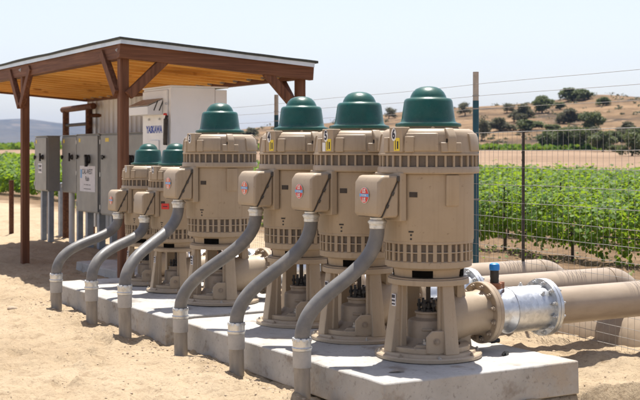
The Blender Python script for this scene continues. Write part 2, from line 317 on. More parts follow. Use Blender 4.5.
# ------------------------------------------------------------------ mesh builder
class MB:
    def __init__(s): s.v = []; s.f = []; s.mi = []; s.cur = 0
    def mat(s, i): s.cur = i; return s
    def add(s, vs, fs, T=None):
        o = len(s.v)
        if T is not None: vs = [T @ Vector(p) for p in vs]
        s.v += [tuple(p) for p in vs]
        for f in fs: s.f.append(tuple(i+o for i in f)); s.mi.append(s.cur)
        return s
    def box(s, x0, x1, y0, y1, z0, z1, T=None):
        vs = [(x, y, z) for z in (z0, z1) for y in (y0, y1) for x in (x0, x1)]
        return s.add(vs, [(0, 2, 3, 1), (4, 5, 7, 6), (0, 1, 5, 4), (2, 6, 7, 3), (0, 4, 6, 2), (1, 3, 7, 5)], T)
    def bar(s, a, b, w, h, up=(0, 0, 1)):
        """rectangular bar from a to b, w across, h along up"""
        a = Vector(a); b = Vector(b); d = (b-a); L = d.length; d.normalize()
        side = d.cross(Vector(up)); 
        if side.length < 1e-5: side = d.cross(Vector((1, 0, 0)))
        side.normalize(); upv = side.cross(d)
        T = Matrix((( *[side[0], d[0], upv[0]], a[0]), (*[side[1], d[1], upv[1]], a[1]), (*[side[2], d[2], upv[2]], a[2]), (0, 0, 0, 1)))
        return s.box(-w/2, w/2, 0, L, -h/2, h/2, T)
    def lathe(s, prof, n=48, T=None, cap=True):
        vs = []; fs = []; m = len(prof)
        for (r, z) in prof:
            for k in range(n):
                a = 2*PI*k/n; vs.append((r*math.cos(a), r*math.sin(a), z))
        for i in range(m-1):
            for k in range(n):
                k2 = (k+1) % n
                fs.append((i*n+k, i*n+k2, (i+1)*n+k2, (i+1)*n+k))
        if cap:
            if prof[0][0] > 1e-6: fs.append(tuple(reversed(range(n))))
            if prof[-1][0] > 1e-6: fs.append(tuple((m-1)*n+k for k in range(n)))
        return s.add(vs, fs, T)
    def ring(s, r0, r1, z0, z1, n=48, T=None):
        vs = []
        for (r, z) in ((r0, z0), (r1, z0), (r1, z1), (r0, z1)):
            for k in range(n):
                a = 2*PI*k/n; vs.append((r*math.cos(a), r*math.sin(a), z))
        fs = []
        for i in range(4):
            j = (i+1) % 4
            for k in range(n):
                k2 = (k+1) % n; fs.append((i*n+k, i*n+k2, j*n+k2, j*n+k))
        return s.add(vs, fs, T)
    def arc(s, a0, a1, levels, n=10, T=None):
        """curved slab: levels = [(z, r_in, r_out)], a0..a1 in degrees"""
        vs = []; L = len(levels)
        for (z, ri, ro) in levels:
            for r in (ri, ro):
                for k in range(n+1):
                    a = R(a0+(a1-a0)*k/n); vs.append((r*math.cos(a), r*math.sin(a), z))
        fs = []; w = n+1
        def ix(l, io, k): return (l*2+io)*w+k
        for l in range(L-1):
            for k in range(n):
                fs.append((ix(l, 1, k), ix(l, 1, k+1), ix(l+1, 1, k+1), ix(l+1, 1, k)))
                fs.append((ix(l, 0, k+1), ix(l, 0, k), ix(l+1, 0, k), ix(l+1, 0, k+1)))
            fs.append((ix(l, 0, 0), ix(l, 1, 0), ix(l+1, 1, 0), ix(l+1, 0, 0)))
            fs.append((ix(l, 1, n), ix(l, 0, n), ix(l+1, 0, n), ix(l+1, 1, n)))
        for k in range(n):
            fs.append((ix(0, 0, k), ix(0, 0, k+1), ix(0, 1, k+1), ix(0, 1, k)))
            fs.append((ix(L-1, 1, k), ix(L-1, 1, k+1), ix(L-1, 0, k+1), ix(L-1, 0, k)))
        return s.add(vs, fs, T)
    def tube(s, pts, r, n=10, cap=True):
        pts = [Vector(p) for p in pts]; m = len(pts)
        rs = r if isinstance(r, (list, tuple)) else [r]*m
        t0 = (pts[1]-pts[0]).normalized()
        ref = Vector((0, 0, 1)) if abs(t0.z) < .9 else Vector((1, 0, 0))
        nx = t0.cross(ref).normalized(); vs = []; fs = []
        for i, p in enumerate(pts):
            t = (pts[min(i+1, m-1)]-pts[max(i-1, 0)]).normalized()
            nx = (nx - t*nx.dot(t)).normalized(); ny = t.cross(nx)
            for k in range(n):
                a = 2*PI*k/n; vs.append(p + (nx*math.cos(a)+ny*math.sin(a))*rs[i])
        for i in range(m-1):
            for k in range(n):
                k2 = (k+1) % n; fs.append((i*n+k, i*n+k2, (i+1)*n+k2, (i+1)*n+k))
        if cap: fs.append(tuple(reversed(range(n)))); fs.append(tuple((m-1)*n+k for k in range(n)))
        return s.add(vs, fs)
    def prism(s, poly, axis, a, b, T=None):
        """poly in the plane across axis ('x': (y,z), 'y': (x,z), 'z': (x,y)), extruded a..b"""
        def mk(p, t):
            return {'x': (t, p[0], p[1]), 'y': (p[0], t, p[1]), 'z': (p[0], p[1], t)}[axis]
        n = len(poly); vs = [mk(p, a) for p in poly]+[mk(p, b) for p in poly]
        fs = [tuple(reversed(range(n))), tuple(range(n, 2*n))]+[(i, (i+1) % n, (i+1) % n+n, i+n) for i in range(n)]
        return s.add(vs, fs, T)
    def build(s, name, mats, parent=None, bevel=0, smooth=35, loc=None, rot=None):
        me = bpy.data.meshes.new(name); me.from_pydata(s.v, [], s.f); me.update()
        bm = bmesh.new(); bm.from_mesh(me); bmesh.ops.recalc_face_normals(bm, faces=bm.faces); bm.to_mesh(me); bm.free()
        if not isinstance(mats, (list, tuple)): mats = [mats]
        for m in mats: me.materials.append(m)
        if len(mats) > 1: me.polygons.foreach_set('material_index', s.mi)
        if smooth:
            me.shade_smooth(); me.set_sharp_from_angle(angle=R(smooth))
        o = bpy.data.objects.new(name, me); COL.objects.link(o)
        if parent: o.parent = parent
        if loc: o.location = loc
        if rot: o.rotation_euler = rot
        if bevel:
            b = o.modifiers.new('edge', 'BEVEL'); b.width = bevel; b.segments = 2; b.limit_method = 'ANGLE'; b.angle_limit = R(40)
        return o

def tag(o, label=None, cat=None, group=None, kind=None):
    if label: o['label'] = label
    if cat: o['category'] = cat
    if group: o['group'] = group
    if kind: o['kind'] = kind
    return o
def empty(name, loc, rz=0):
    o = bpy.data.objects.new(name, None); COL.objects.link(o); o.location = loc; o.rotation_euler = (0, 0, rz); o.empty_display_size = .1
    return o
def copy_tree(o, parent=None, skip=()):
    c = o.copy(); COL.objects.link(c); c.parent = parent
    for ch in list(o.children):
        if ch.name.split('.')[0] in skip: continue
        copy_tree(ch, c, skip)
    return c

def text_geo(txt, size, sx=1.0, bold=0.0):
    """flat lettering in the XY plane, centred: (verts, faces)"""
    cu = bpy.data.curves.new('lettering', 'FONT'); cu.body = txt; cu.size = size; cu.align_x = 'CENTER'; cu.align_y = 'CENTER'
    cu.offset = bold; cu.resolution_u = 3
    ob = bpy.data.objects.new('lettering', cu); COL.objects.link(ob)
    bpy.context.view_layer.update()
    me = bpy.data.meshes.new_from_object(ob.evaluated_get(bpy.context.evaluated_depsgraph_get()))
    vs = [(v.co.x*sx, v.co.y, 0) for v in me.vertices]; fs = [tuple(p.vertices) for p in me.polygons]
    bpy.data.objects.remove(ob); bpy.data.curves.remove(cu); bpy.data.meshes.remove(me)
    return vs, fs
def facing(origin, normal, up=(0, 0, 1)):
    """matrix: local XY plane -> a vertical face with this outward normal (text reads left to right seen from outside)"""
    n = Vector(normal).normalized(); u = Vector(up); x = u.cross(n).normalized(); y = n.cross(x)
    o = Vector(origin)
    return Matrix(((x[0], y[0], n[0], o[0]), (x[1], y[1], n[1], o[1]), (x[2], y[2], n[2], o[2]), (0, 0, 0, 1)))
def rotx_axis(x, y=0, z=0):
    """lathe axis Z -> world +X, starting at (x,y,z)"""
    return Matrix(((0, 0, 1, x), (0, 1, 0, y), (-1, 0, 0, z), (0, 0, 0, 1)))

# ------------------------------------------------------------------ terrain
_rp = random.Random(21); PRINTS = []
for (sx, sy, hd, n) in ((-2.9, -1.2, .35, 9), (-1.5, -1.0, -.12, 8), (-2.2, 2.0, .9, 7), (-2.6, 3.2, .15, 9), (-1.6, 6.9, 1.2, 7), (-1.75, .4, .05, 8), (1.1, .9, .2, 4), (1.6, -1.3, .5, 4), (-3.0, 5.5, 1.0, 6)):
    for k in range(n):                                           # walking lines: heading from +Y, step .62 m, feet .11 m either side
        d = k*.62+_rp.uniform(-.05, .05); o_ = .11*(1 if k % 2 else -1)+_rp.uniform(-.03, .03); a_ = hd+_rp.uniform(-.2, .2)
        PRINTS.append((sx+math.sin(hd)*d+math.cos(hd)*o_, sy+math.cos(hd)*d-math.sin(hd)*o_, a_, _rp.uniform(.012, .024)))
def prints(x, y):
    s = np.zeros(np.broadcast(x, y).shape)
    for (px, py, a, dp) in PRINTS:
        dx, dy = x-px, y-py; u = (dx*math.cos(a)-dy*math.sin(a))/.062; v = (dx*math.sin(a)+dy*math.cos(a))/.155
        q = u*u+v*v; s = s - dp*np.exp(-q**2) + dp*.75*np.exp(-((np.sqrt(q)-1.45)/.28)**2)
    return s
def ground_h(x, y):
    x = np.asarray(x, float); y = np.asarray(y, float)
    r = np.hypot(x, y)
    near = 1 - sstep(14, 40, r)
    h = 1.6*sstep(75, 200, r)
    h = h + near*(.075*fbm(x*.8, y*.8, 3, 3) + .06*fbm(x*3.1, y*3.1, 4, 9) + .034*fbm(x*9, y*9, 3, 21) + .030*fbm(x*15, y*15, 2, 27)*(.4+1.2*vnoise(x*1.7, y*1.7, 29)))
    h = h + (1-near)*.25*fbm(x*.05, y*.05, 3, 5)*sstep(40, 120, r)
    h = h + near*.06*np.clip(fbm(x*5.3, y*5.3, 2, 31)-.10, 0, 1)*2 - near*.07*np.clip(fbm(x*3.7+9, y*2.9, 2, 35)-.17, 0, .08)*2.5
    h = h + near*prints(x, y)
    # soil is loose and hollowed where the conduits enter it, along the front of the pads
    fr = np.exp(-((x+.86)/.16)**2)*sstep(-.9, -.3, y)*(1-sstep(5.6, 6.2, y))
    h = h - fr*(.012 + .085*np.clip(fbm(y*2.3+5, x*2.0, 2, 77)+.1, 0, 1))
    h = h + np.exp(-((x+1.16)/.17)**2)*sstep(-.9, -.3, y)*(1-sstep(5.6, 6.2, y))*.07*np.clip(fbm(x*2.7, y*2.4, 3, 55)+.25, 0, 1)
    # piled soil beside the discharge pipes
    h = h + .10*np.exp(-((x-1.35)/.5)**2-((y+.08)/.30)**2) + .06*np.exp(-((x-1.0)/.5)**2-((y-.62)/.3)**2)
    # keep it below the pads
    inside = sstep(-.78, -.62, x)*(1-sstep(.68, .74, x))*sstep(-.66, -.60, y)*(1-sstep(5.65, 5.75, y))
    h = h*(1-inside) - .12*inside
    # cut bank along the end of the near pad
    wob = .05*fbm(x*3, y*0+1, 3, 91)
    cut = sstep(.0, .05, -(y+.70+wob))*sstep(-.55, -.30, x)*(1-sstep(3.0, 4.5, x))*sstep(-4.5, -3.0, y)
    h = h - cut*(.30 + .07*fbm(x*6, y*6, 3, 41))
    return h
def build_ground():
    def axis(lo, hi, step, far, g=1.09):
        c = list(np.arange(lo, hi+1e-6, step)); s = step; v = hi
        while v < far: s *= g; v += s; c.append(v)
        s = step; v = lo
        while v > -far: s *= g; v -= s; c.insert(0, v)
        return np.array(c)
    xs = axis(-3.0, 3.0, .036, 5150); ys = axis(-1.9, 8.5, .04, 5150)
    X, Y = np.meshgrid(xs, ys); Z = ground_h(X, Y)
    nx, ny = len(xs), len(ys)
    v = np.stack([X.ravel(), Y.ravel(), Z.ravel()], 1)
    i = np.arange(nx-1)[None, :] + np.arange(ny-1)[:, None]*nx
    f = np.stack([i, i+1, i+nx+1, i+nx], -1).reshape(-1, 4)
    return fast_mesh('ground', v, f, M['ground'], smooth=True)
def fast_mesh(name, v, f, mat, smooth=False, parent=None):
    me = bpy.data.meshes.new(name); k = f.shape[1]
    me.vertices.add(len(v)); me.vertices.foreach_set('co', np.ascontiguousarray(v, np.float32).ravel())
    me.loops.add(f.size); me.loops.foreach_set('vertex_index', np.ascontiguousarray(f, np.int32).ravel())
    me.polygons.add(len(f)); me.polygons.foreach_set('loop_start', np.arange(0, f.size, k, dtype=np.int32))
    me.update(calc_edges=True); me.validate()
    me.materials.append(mat)
    if smooth: me.shade_smooth()
    o = bpy.data.objects.new(name, me); COL.objects.link(o)
    if parent: o.parent = parent
    return o
tag(build_ground(), 'dry sandy ground with loose clods running out to the fields', kind='structure')

HP = [(-1500, 147), (-600, 147.5), (-60, 147.5), (100, 146), (200, 134), (265, 126.5), (326, 123), (390, 113), (455, 107), (500, 104.5), (540, 102), (575, 96.5), (600, 94), (640, 96.5), (720, 101), (900, 114), (1400, 135)]
VR = 370.0
def hill_z(u, v):
    p = 320+1180*u/VR
    yr = np.interp(p, [a for a, _ in HP], [b for _, b in HP])
    H = (150-yr)/1180*VR
    t = (v-195)/(VR-195)
    up = sstep(0, 1, t)*.55 + np.clip(t, 0, 1)*.45
    s = np.where(t < 1, up, 1-.55*sstep(1, 2.2, t))
    gul = np.abs(fbm(u*.028+v*.006, v*.008, 4, 201))*2
    rough = (gul-.35)*3.0*np.clip(t*(1.05-t)*3.2, 0, 1) + fbm(u*.02, v*.02, 4, 207)*2.2*np.clip(t, 0, 1)*np.clip(1.15-t, .12, 1)
    return 1.45 + H*s + rough*np.clip(H/8, .05, 1.2)
def terrain_patch(name, fn, u0, u1, nu, v0, v1, nv, mat, fan=True):
    t = np.linspace(0, 1, nv); vv = v0+(v1-v0)*t
    P = np.linspace(u0, u1, nu)
    U = P[None, :]*np.ones((nv, 1)); V = vv[:, None]*np.ones((1, nu))
    Z = fn(U, V)
    X = CAM.x+FWD.x*V+RGT.x*U; Y = CAM.y+FWD.y*V+RGT.y*U
    v = np.stack([X.ravel(), Y.ravel(), Z.ravel()], 1)
    i = np.arange(nu-1)[None, :] + np.arange(nv-1)[:, None]*nu
    f = np.stack([i, i+1, i+nu+1, i+nu], -1).reshape(-1, 4)
    return fast_mesh(name, v, f, mat, True)
tag(terrain_patch('hills', hill_z, -420, 420, 420, 190, 620, 220, M['hill']), 'dry golden grass hill rising behind the vineyard', kind='structure')
MP = [(-900, 132), (-400, 124), (-150, 120), (0, 119.5), (25, 119), (55, 122.5), (100, 125), (160, 128), (240, 131), (400, 135), (700, 140), (1500, 146)]
VM = 4200.0
def mount_z(u, v):
    p = 320+1180*u/VM
    H = (150-np.interp(p, [a for a, _ in MP], [b for _, b in MP]))/1180*VM
    t = (v-2900)/(VM-2900)
    s = np.where(t < 1, np.clip(t, 0, 1)**.9, 1-.5*sstep(1, 2, t))
    ridg = 1-np.abs(fbm(u*.0016, v*.0018, 5, 301))*4
    return 1.0 + H*s + (ridg-.5)*26*np.clip(t*(1.08-t)*3.4, 0, 1) + fbm(u*.006, v*.006, 4, 307)*7*np.clip(t, 0, 1)
tag(terrain_patch('mountains', mount_z, -3400, 1800, 330, 2850, 4900, 110, M['mount']), 'far hazy mountain range on the horizon', kind='structure')

# ------------------------------------------------------------------ concrete pads
def pad(name, x0, x1, y0, y1, z0, z1, label, seed, chips=True):
    me = bpy.data.meshes.new(name); bm = bmesh.new()
    nx = max(2, int((x1-x0)/.05)); ny = max(2, int((y1-y0)/.05))
    bmesh.ops.create_cube(bm, size=1)
    for v in bm.verts: v.co = Vector(((v.co.x)*(x1-x0), v.co.y*(y1-y0), v.co.z*(z1-z0)))
    ex = [e for e in bm.edges if abs(e.verts[0].co.x-e.verts[1].co.x) > .01]
    bmesh.ops.subdivide_edges(bm, edges=ex, cuts=nx-1, use_grid_fill=True)
    ey = [e for e in bm.edges if abs(e.verts[0].co.y-e.verts[1].co.y) > .06]
    bmesh.ops.subdivide_edges(bm, edges=ey, cuts=ny-1, use_grid_fill=True)
    rnd = random.Random(seed)
    hx, hy, hz = (x1-x0)/2, (y1-y0)/2, (z1-z0)/2
    for v in bm.verts:
        n = (vnoise(v.co.x*3+seed, v.co.y*3, seed)-.5)
        v.co.z += float(n)*.006*(1 if v.co.z > 0 else 0)
        top = v.co.z > hz*.9
        ed = abs(abs(v.co.x)-hx) < .01 or abs(abs(v.co.y)-hy) < .01
        if top and ed and chips:
            k = float(vnoise(v.co.x*9+7, v.co.y*9, seed+3))
            d = .004+.020*max(0, k-.66)/.34
            v.co.z -= d*.6; v.co.x -= math.copysign(d, v.co.x) if abs(abs(v.co.x)-hx) < .01 else 0; v.co.y -= math.copysign(d, v.co.y) if abs(abs(v.co.y)-hy) < .01 else 0
    bm.to_mesh(me); bm.free(); me.materials.append(M['concrete'])
    me.shade_smooth(); me.set_sharp_from_angle(angle=R(35))
    o = bpy.data.objects.new(name, me); COL.objects.link(o); o.location = ((x0+x1)/2, (y0+y1)/2, (z0+z1)/2)
    b = o.modifiers.new('edge', 'BEVEL'); b.width = .009; b.segments = 2; b.limit_method = 'ANGLE'; b.angle_limit = R(50)
    return tag(o, label, 'concrete pad')
pad('concrete_pad', -.81, .745, -.68, 2.42, -.022, SLAB, 'nearer pale concrete pad carrying the three closest tall pumps', 3)
pad('concrete_pad', -.835, .745, 2.60, 5.76, -.05, SLAB-.004, 'farther pale concrete pad under the two short pumps and pump 3', 8)
pad('equipment_pad', .45, 2.05, 6.28, 8.75, -.1, .11, 'low concrete pad under the white enclosure in the shelter shade', 12)
pad('footing_block', .585, .735, -.655, -.30, -.30, -.008, 'small concrete footing block under the corner of the nearer pad', 15)

# ------------------------------------------------------------------ the pumps
def hexbolt(r=.016, h=.014, stud=.02):
    m = MB(); m.lathe([(r*1.45, 0), (r*1.45, .003)], 14); m.lathe([(r, .003), (r, h)], 6); m.lathe([(r*.55, h), (r*.55, h+stud*.5), (r*.4, h+stud*.55)], 10)
    return m
def badge_mb(o, n, w, h, faded):
    """oval maker's badge: white rim, red field, blue band with white letters"""
    m = MB(); T = facing(o, n)
    def oval(a, b, z): return [(a*math.cos(2*PI*k/32), b*math.sin(2*PI*k/32), z) for k in range(32)]
    m.mat(0).add(oval(w/2, h/2, .0), [tuple(range(32))], T); m.mat(1).add(oval(w/2*.93, h/2*.94, .0015), [tuple(range(32))], T)
    m.mat(2).add([(-w/2*1.0, -h*.09, .003), (w/2*1.0, -h*.09, .003), (w/2*1.0, h*.10, .003), (-w/2*1.0, h*.10, .003)], [(0, 1, 2, 3)], T)
    for tx, y, s, sx in (('US', h*.27, h*.36, .95), ('US', -h*.285, h*.36, .95)):
        vs, fs = text_geo(tx, s, sx, .0012); m.mat(0).add([(a, b+y, .0045) for a, b, _ in vs], fs, T)
    vs, fs = text_geo('MOTORS', h*.155, .95, .0004); m.mat(0).add([(a, b, .0045) for a, b, _ in vs], fs, T)
    return m
CA = -5                                                       # the castings stand turned a little on the pad
def make_pump():
    root = empty('turbine_pump', (0, 0, SLAB))
    # --- discharge head
    m = MB(); m.lathe([(.35, 0), (.365, .004), (.365, .024), (.357, .032), (.325, .034), (.318, .05), (.235, .052)], 72)
    bp = m.build('base_plate', M['tan'], root)
    for k in range(8):
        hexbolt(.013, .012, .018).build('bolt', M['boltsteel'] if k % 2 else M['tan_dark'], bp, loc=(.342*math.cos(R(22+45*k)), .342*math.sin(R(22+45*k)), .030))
    m = MB()
    for c in (180, 270, 0, 90):
        a = c+CA
        m.arc(a-9.5, a+9.5, [(.05, .255, .322), (.12, .25, .312), (.50, .222, .262)], 6)
        m.arc(a-14, a+14, [(.05, .20, .256), (.2, .205, .25), (.50, .205, .24)], 6)   # web behind each leg
    m.ring(.15, .277, .497, .535, 72); m.ring(.15, .268, .535, .545, 72)
    m.ring(.215, .285, .05, .085, 72)
    m.build('discharge_head', M['tan'], root, bevel=.004)
    # --- the bowl and stuffing box inside the window
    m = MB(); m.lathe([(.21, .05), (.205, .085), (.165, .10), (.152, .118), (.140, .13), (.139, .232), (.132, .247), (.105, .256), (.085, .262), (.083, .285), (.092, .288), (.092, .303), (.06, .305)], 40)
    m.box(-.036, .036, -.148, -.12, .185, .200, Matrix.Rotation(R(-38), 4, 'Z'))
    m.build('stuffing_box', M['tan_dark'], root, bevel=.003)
    m = MB(); m.lathe([(.016, .30), (.016, .48), (.032, .482), (.032, .56)], 16)
    sh = m.build('pump_shaft', M['darksteel'], root)
    m = MB(); m.lathe([(.055, .30), (.055, .318), (.035, .322), (.035, .36)], 24)
    for k in range(6):
        a = R(30+60*k); m.lathe([(.010, .30), (.010, .385)], 8, Matrix.Translation((.062*math.cos(a), .062*math.sin(a), 0))); m.lathe([(.017, .335), (.017, .355)], 6, Matrix.Translation((.062*math.cos(a), .062*math.sin(a), 0)))
    m.build('packing_gland', M['black'], root)
    T = Matrix.Rotation(R(247-270), 4, 'Z')
    m = MB(); m.prism([(-.075, .055), (-.075, .165), (-.035, .205), (.060, .205), (.060, .075), (.04, .055)], 'y', -.285, -.262, T); m.box(.018, .058, -.2625, -.13, .09, .195, T)
    m.build('lug_plate', M['tan'], root, bevel=.006)
    hb = hexbolt(.016, .014, .01).build('lug_bolt', M['tan_dark'], root); hb.matrix_local = T @ Matrix.Translation((-.005, -.2855, .135)) @ Matrix.Rotation(R(90), 4, 'X')
    T2 = Matrix.Rotation(R(228-270), 4, 'Z')
    hb = hexbolt(.02, .02, .03).build('drain_plug', M['boltsteel'], root); hb.matrix_local = T2 @ Matrix.Translation((0, -.20, .103))
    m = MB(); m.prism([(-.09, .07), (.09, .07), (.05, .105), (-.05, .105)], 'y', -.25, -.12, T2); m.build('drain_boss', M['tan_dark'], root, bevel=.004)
    # nameplate on the leg
    a = R(180+CA-5); n = Vector((math.cos(a), math.sin(a), .04)); n2 = Vector((math.cos(R(196)), math.sin(R(196)), 0))
    # --- elbow to the outlet
    pts = []; prof = [(.05, .205, .165), (.12, .225, .165), (.20, .245, .16), (.28, .257, .155), (.34, .26, .15), (.40, .26, .152), (.435, .26, .168)]
    m = MB(); m.tube([(x, 0, z) for x, z, r in prof], [r for _, _, r in prof], 40)
    m.build('discharge_elbow', M['tan'], root, smooth=50)
    m = MB(); m.lathe([(.15, 0), (.212, 0), (.216, .004), (.216, .030), (.212, .034), (.15, .034)], 56, rotx_axis(.43, 0, .26))
    fl = m.build('outlet_flange', M['tan'], root)
    hx = hexbolt(.017, .016, .03)
    b0 = None
    for k in range(12):
        a = R(15+30*k); T = Matrix.Translation((.43, .187*math.cos(a), .26+.187*math.sin(a))) @ Matrix.Rotation(R(-90), 4, 'Y')
        if b0 is None: b0 = hx.build('bolt', M['tan_dark'], fl); o = b0
        else: o = b0.copy(); COL.objects.link(o); o.parent = fl
        o.matrix_local = T
    # drain valve under the flange
    m = MB(); m.tube([(.42, -.03, .10), (.43, -.05, .075), (.47, -.065, .07)], .013, 10); m.tube([(.47, -.065, .07), (.55, -.08, .066)], .016, 12); m.lathe([(.021, 0), (.021, .03)], 8, rotx_axis(.49, -.07, .068))
    m.build('drain_valve', M['black'], root)
    # --- motor
    m = MB(); m.lathe([(.205, .545), (.232, .548), (.235, .575), (.24, .60), (.285, .612), (.296, .618), (.296, .655), (.288, .662), (.2, .664)], 72)
    o = m.build('motor_base', M['tan'], root)
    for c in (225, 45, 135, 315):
        m = MB(); m.arc(c-17, c+17, [(.55, .22, .2395), (.597, .22, .2415)], 8); m.build('opening_shade_panel', M['recess_shade'], root)  # solid black panels on the neck, painted shade in place of open holes
    m = MB(); m.lathe([(.286, .655), (.286, .80)], 72, None, False); m.build('lower_vent_screen', M['screen'], root)
    m = MB(); m.ring(.262, .306, .775, .795, 72); m.ring(.262, .300, .716, .724, 72)
    nb = 36
    for k in range(nb):
        a = 360*k/nb+3; w = 1.5 if k % 2 else 2.6
        m.arc(a-w, a+w, [(.661, .262, .300), (.776, .262, .300)], 3)
    m.build('lower_vent', M['tan'], root, bevel=.003)
    m = MB(); m.lathe([(.25, .79), (.306, .792), (.309, .80), (.309, 1.24), (.27, 1.245)], 80)
    for c in (270+CA, 90+CA):
        m.arc(c-9, c+9, [(1.03, .30, .321), (1.035, .30, .324), (1.235, .30, .326)], 6)
    m.build('motor_frame', M['tan'], root, bevel=.004)
    m = MB(); m.lathe([(.29, 1.238), (.340, 1.243), (.347, 1.25), (.347, 1.278), (.341, 1.288), (.29, 1.29)], 80)
    m.build('motor_flange', M['tan'], root)
    m = MB(); m.lathe([(.325, 1.285), (.325, 1.37)], 80, None, False); m.build('upper_vent_screen', M['screen'], root)
    m = MB()
    for k in range(34):
        a = 360*k/34; m.arc(a-1.25, a+1.25, [(1.286, .30, .338), (1.368, .30, .338)], 2)
    m.ring(.30, .343, 1.363, 1.378, 80)
    m.build('upper_vent', M['tan'], root, bevel=.002)
    m = MB(); m.lathe([(.30, 1.372), (.337, 1.376), (.336, 1.39), (.322, 1.485), (.314, 1.515), (.298, 1.533), (.275, 1.541), (.215, 1.543), (.205, 1.55), (.205, 1.575)], 80)
    for c in (225, 315, 45, 135):                              # flat cast panels between the lugs
        m.arc(c+CA-20, c+CA+26, [(1.392, .30, .344), (1.40, .30, .346), (1.485, .30, .336), (1.512, .30, .324)], 12)
    m.build('bearing_housing', M['tan'], root, bevel=.005)
    for c in (180, 270, 0, 90):                                # lifting lugs
        T = Matrix.Rotation(R(c+CA-4), 4, 'Z')
        m = MB()
        if c == 180:
            T = Matrix.Rotation(R(197), 4, 'Z'); m.box(.27, .352, -.056, .056, 1.385, 1.552, T)
            m.box(.28, .352, -.032, .032, 1.385, 1.49, Matrix.Rotation(R(213.5), 4, 'Z')); m.box(.28, .352, -.02, .03, 1.385, 1.485, Matrix.Rotation(R(180), 4, 'Z'))
        else:
            m.prism([(.29, 1.385), (.352, 1.385), (.362, 1.47), (.352, 1.50), (.31, 1.545), (.29, 1.545)], 'y', -.030, .030, T)
            m.prism([(.30, 1.385), (.350, 1.385), (.343, 1.45), (.30, 1.45)], 'y', -.075, .075, T)
        lg = m.build('lifting_lug', M['tan'], root, bevel=.006)
        if c != 180:
            m = MB(); m.lathe([(.014, 0), (.014, .064)], 12, T @ Matrix.Translation((.335, .032, 1.462)) @ Matrix.Rotation(R(90), 4, 'X')); m.build('lug_eye', M['darksteel'], lg)
    # --- green dome
    m = MB()
    m.lathe([(.19, 1.557), (.222, 1.558), (.226, 1.566), (.222, 1.580), (.196, 1.586), (.186, 1.594), (.181, 1.62), (.166, 1.728), (.161, 1.742), (.150, 1.751), (.128, 1.754), (.124, 1.757), (.121, 1.768), (.108, 1.793), (.085, 1.816), (.055, 1.829), (.025, 1.834), (.0, 1.835)], 64)
    m.build('dome_cap', M['green'], root, smooth=60)
    hexbolt(.012, .01, .006).build('dome_bolt', M['tan'], root, loc=(-.12, -.22, 1.541))
    # --- terminal box with its slanting cover
    m = MB(); m.prism([(-.336, .93), (-.285, .93), (-.285, 1.25), (-.336, 1.25)], 'y', -.155, .155); m.box(-.30, -.25, -.11, .11, .96, 1.22)
    m.build('box_mount', M['tan'], root, bevel=.006)
    tb = MB(); zt, zb, xf, xk = 1.232, .955, -.508, -.338
    tb.prism([(xk, zt-.03), (xk, zb+.01), (xk-.02, zb), (xf+.04, zb)], 'y', -.142, .142)
    tbo = tb.build('terminal_box', M['tan'], root, bevel=.014)
    tc = MB(); tc.prism([(xf+.033, zb+.001), (xf+.004, zb+.012), (xf, zb+.03), (xf+.006, zt-.045), (xf+.035, zt-.004), (xf+.06, zt), (xk-.004, zt), (xk-.001, zt-.018)], 'y', -.146, .146)
    tco = tc.build('box_cover', M['tan'], tbo, bevel=.016)
    g = MB(); d = Vector((xk-(xf+.037), 0, zt-.024-zb)).normalized()
    g.bar((xf+.036, 0, zb+.002), (xk-.001, 0, zt-.024), .288, .0055, up=(-d.z, 0, d.x))
    for s_ in (-1, 1):
        for t in (.30, .62): 
            p = Vector((xf+.036, 0, zb)).lerp(Vector((xk, 0, zt-.022)), t); g.bar((p.x-.012*d.x, s_*.146, p.z-.012*d.z), (p.x+.012*d.x, s_*.146, p.z+.012*d.z), .012, .016, up=(-d.z, 0, d.x))
    g.lathe([(.018, 0), (.018, .30)], 12, Matrix.Translation((xk-.004, .15, zt-.022)) @ Matrix.Rotation(R(90), 4, 'X'))
    g.build('gasket', M['gasket'], tbo)
    # small plates on the frame
    def plate(name, az, z, w, h, mat, r=.310, par=root):
        a = R(az); n = Vector((math.cos(a), math.sin(a), 0)); T = facing(n*r+Vector((0, 0, z)), n)
        p = MB(); p.box(-w/2, w/2, -h/2, h/2, -.004, .0015, T); return p.build(name, mat, par)
    plate('name_plate', 216, 1.105, .055, .034, M['darksteel'])
    plate('rating_plate', 213, .86, .035, .010, M['darksteel']); plate('frame_plug', 213, .838, .012, .012, M['black']); plate('frame_plug', 213, .812, .012, .012, M['black'])
    plate('serial_tag', 180, .395, .040, .08, M['paper'], r=.2840); [plate('tag_lines', 180, .395+dz, .034, hh, M['ink'], r=.2866) for dz, hh in ((.024, .022), (-.004, .012), (-.027, .010))]
    return root

def number_tag(root, n, extra_white=False, yellow=True):
    T = Matrix.Rotation(R(197), 4, 'Z') @ Matrix(((0, 0, 1, .3525), (1, 0, 0, .0), (0, 1, 0, 1.452), (0, 0, 0, 1)))
    m = MB()
    m.mat(0).add([(-.016+.021*math.cos(2*PI*k/24), .050+.043*math.sin(2*PI*k/24), .002) for k in range(24)], [tuple(range(24))], T)
    vs, fs = text_geo(str(n), .086, .62, .003); m.mat(1).add([(a-.016, b+.050, .0035) for a, b, _ in vs], fs, T)
    m.build('number_sticker', [M['white_sticker'], M['ink']], root, smooth=0)
    if yellow:
        m = MB(); m.mat(0).box(-.014, .034, -.058, .028, .0004, .0018, T); m.mat(1).box(.012, .024, -.045, .006, .0019, .0026, T); m.mat(1).box(-.004, .002, -.05, .012, .0019, .0024, T)
        m.build('caution_tag', [M['yellow_sticker'], M['ink']], root, smooth=0)
    if extra_white:
        m = MB(); m.box(-.05, -.02, -.062, .002, .0004, .002, T); m.build('paper_tag', M['white_sticker'], root, smooth=0)

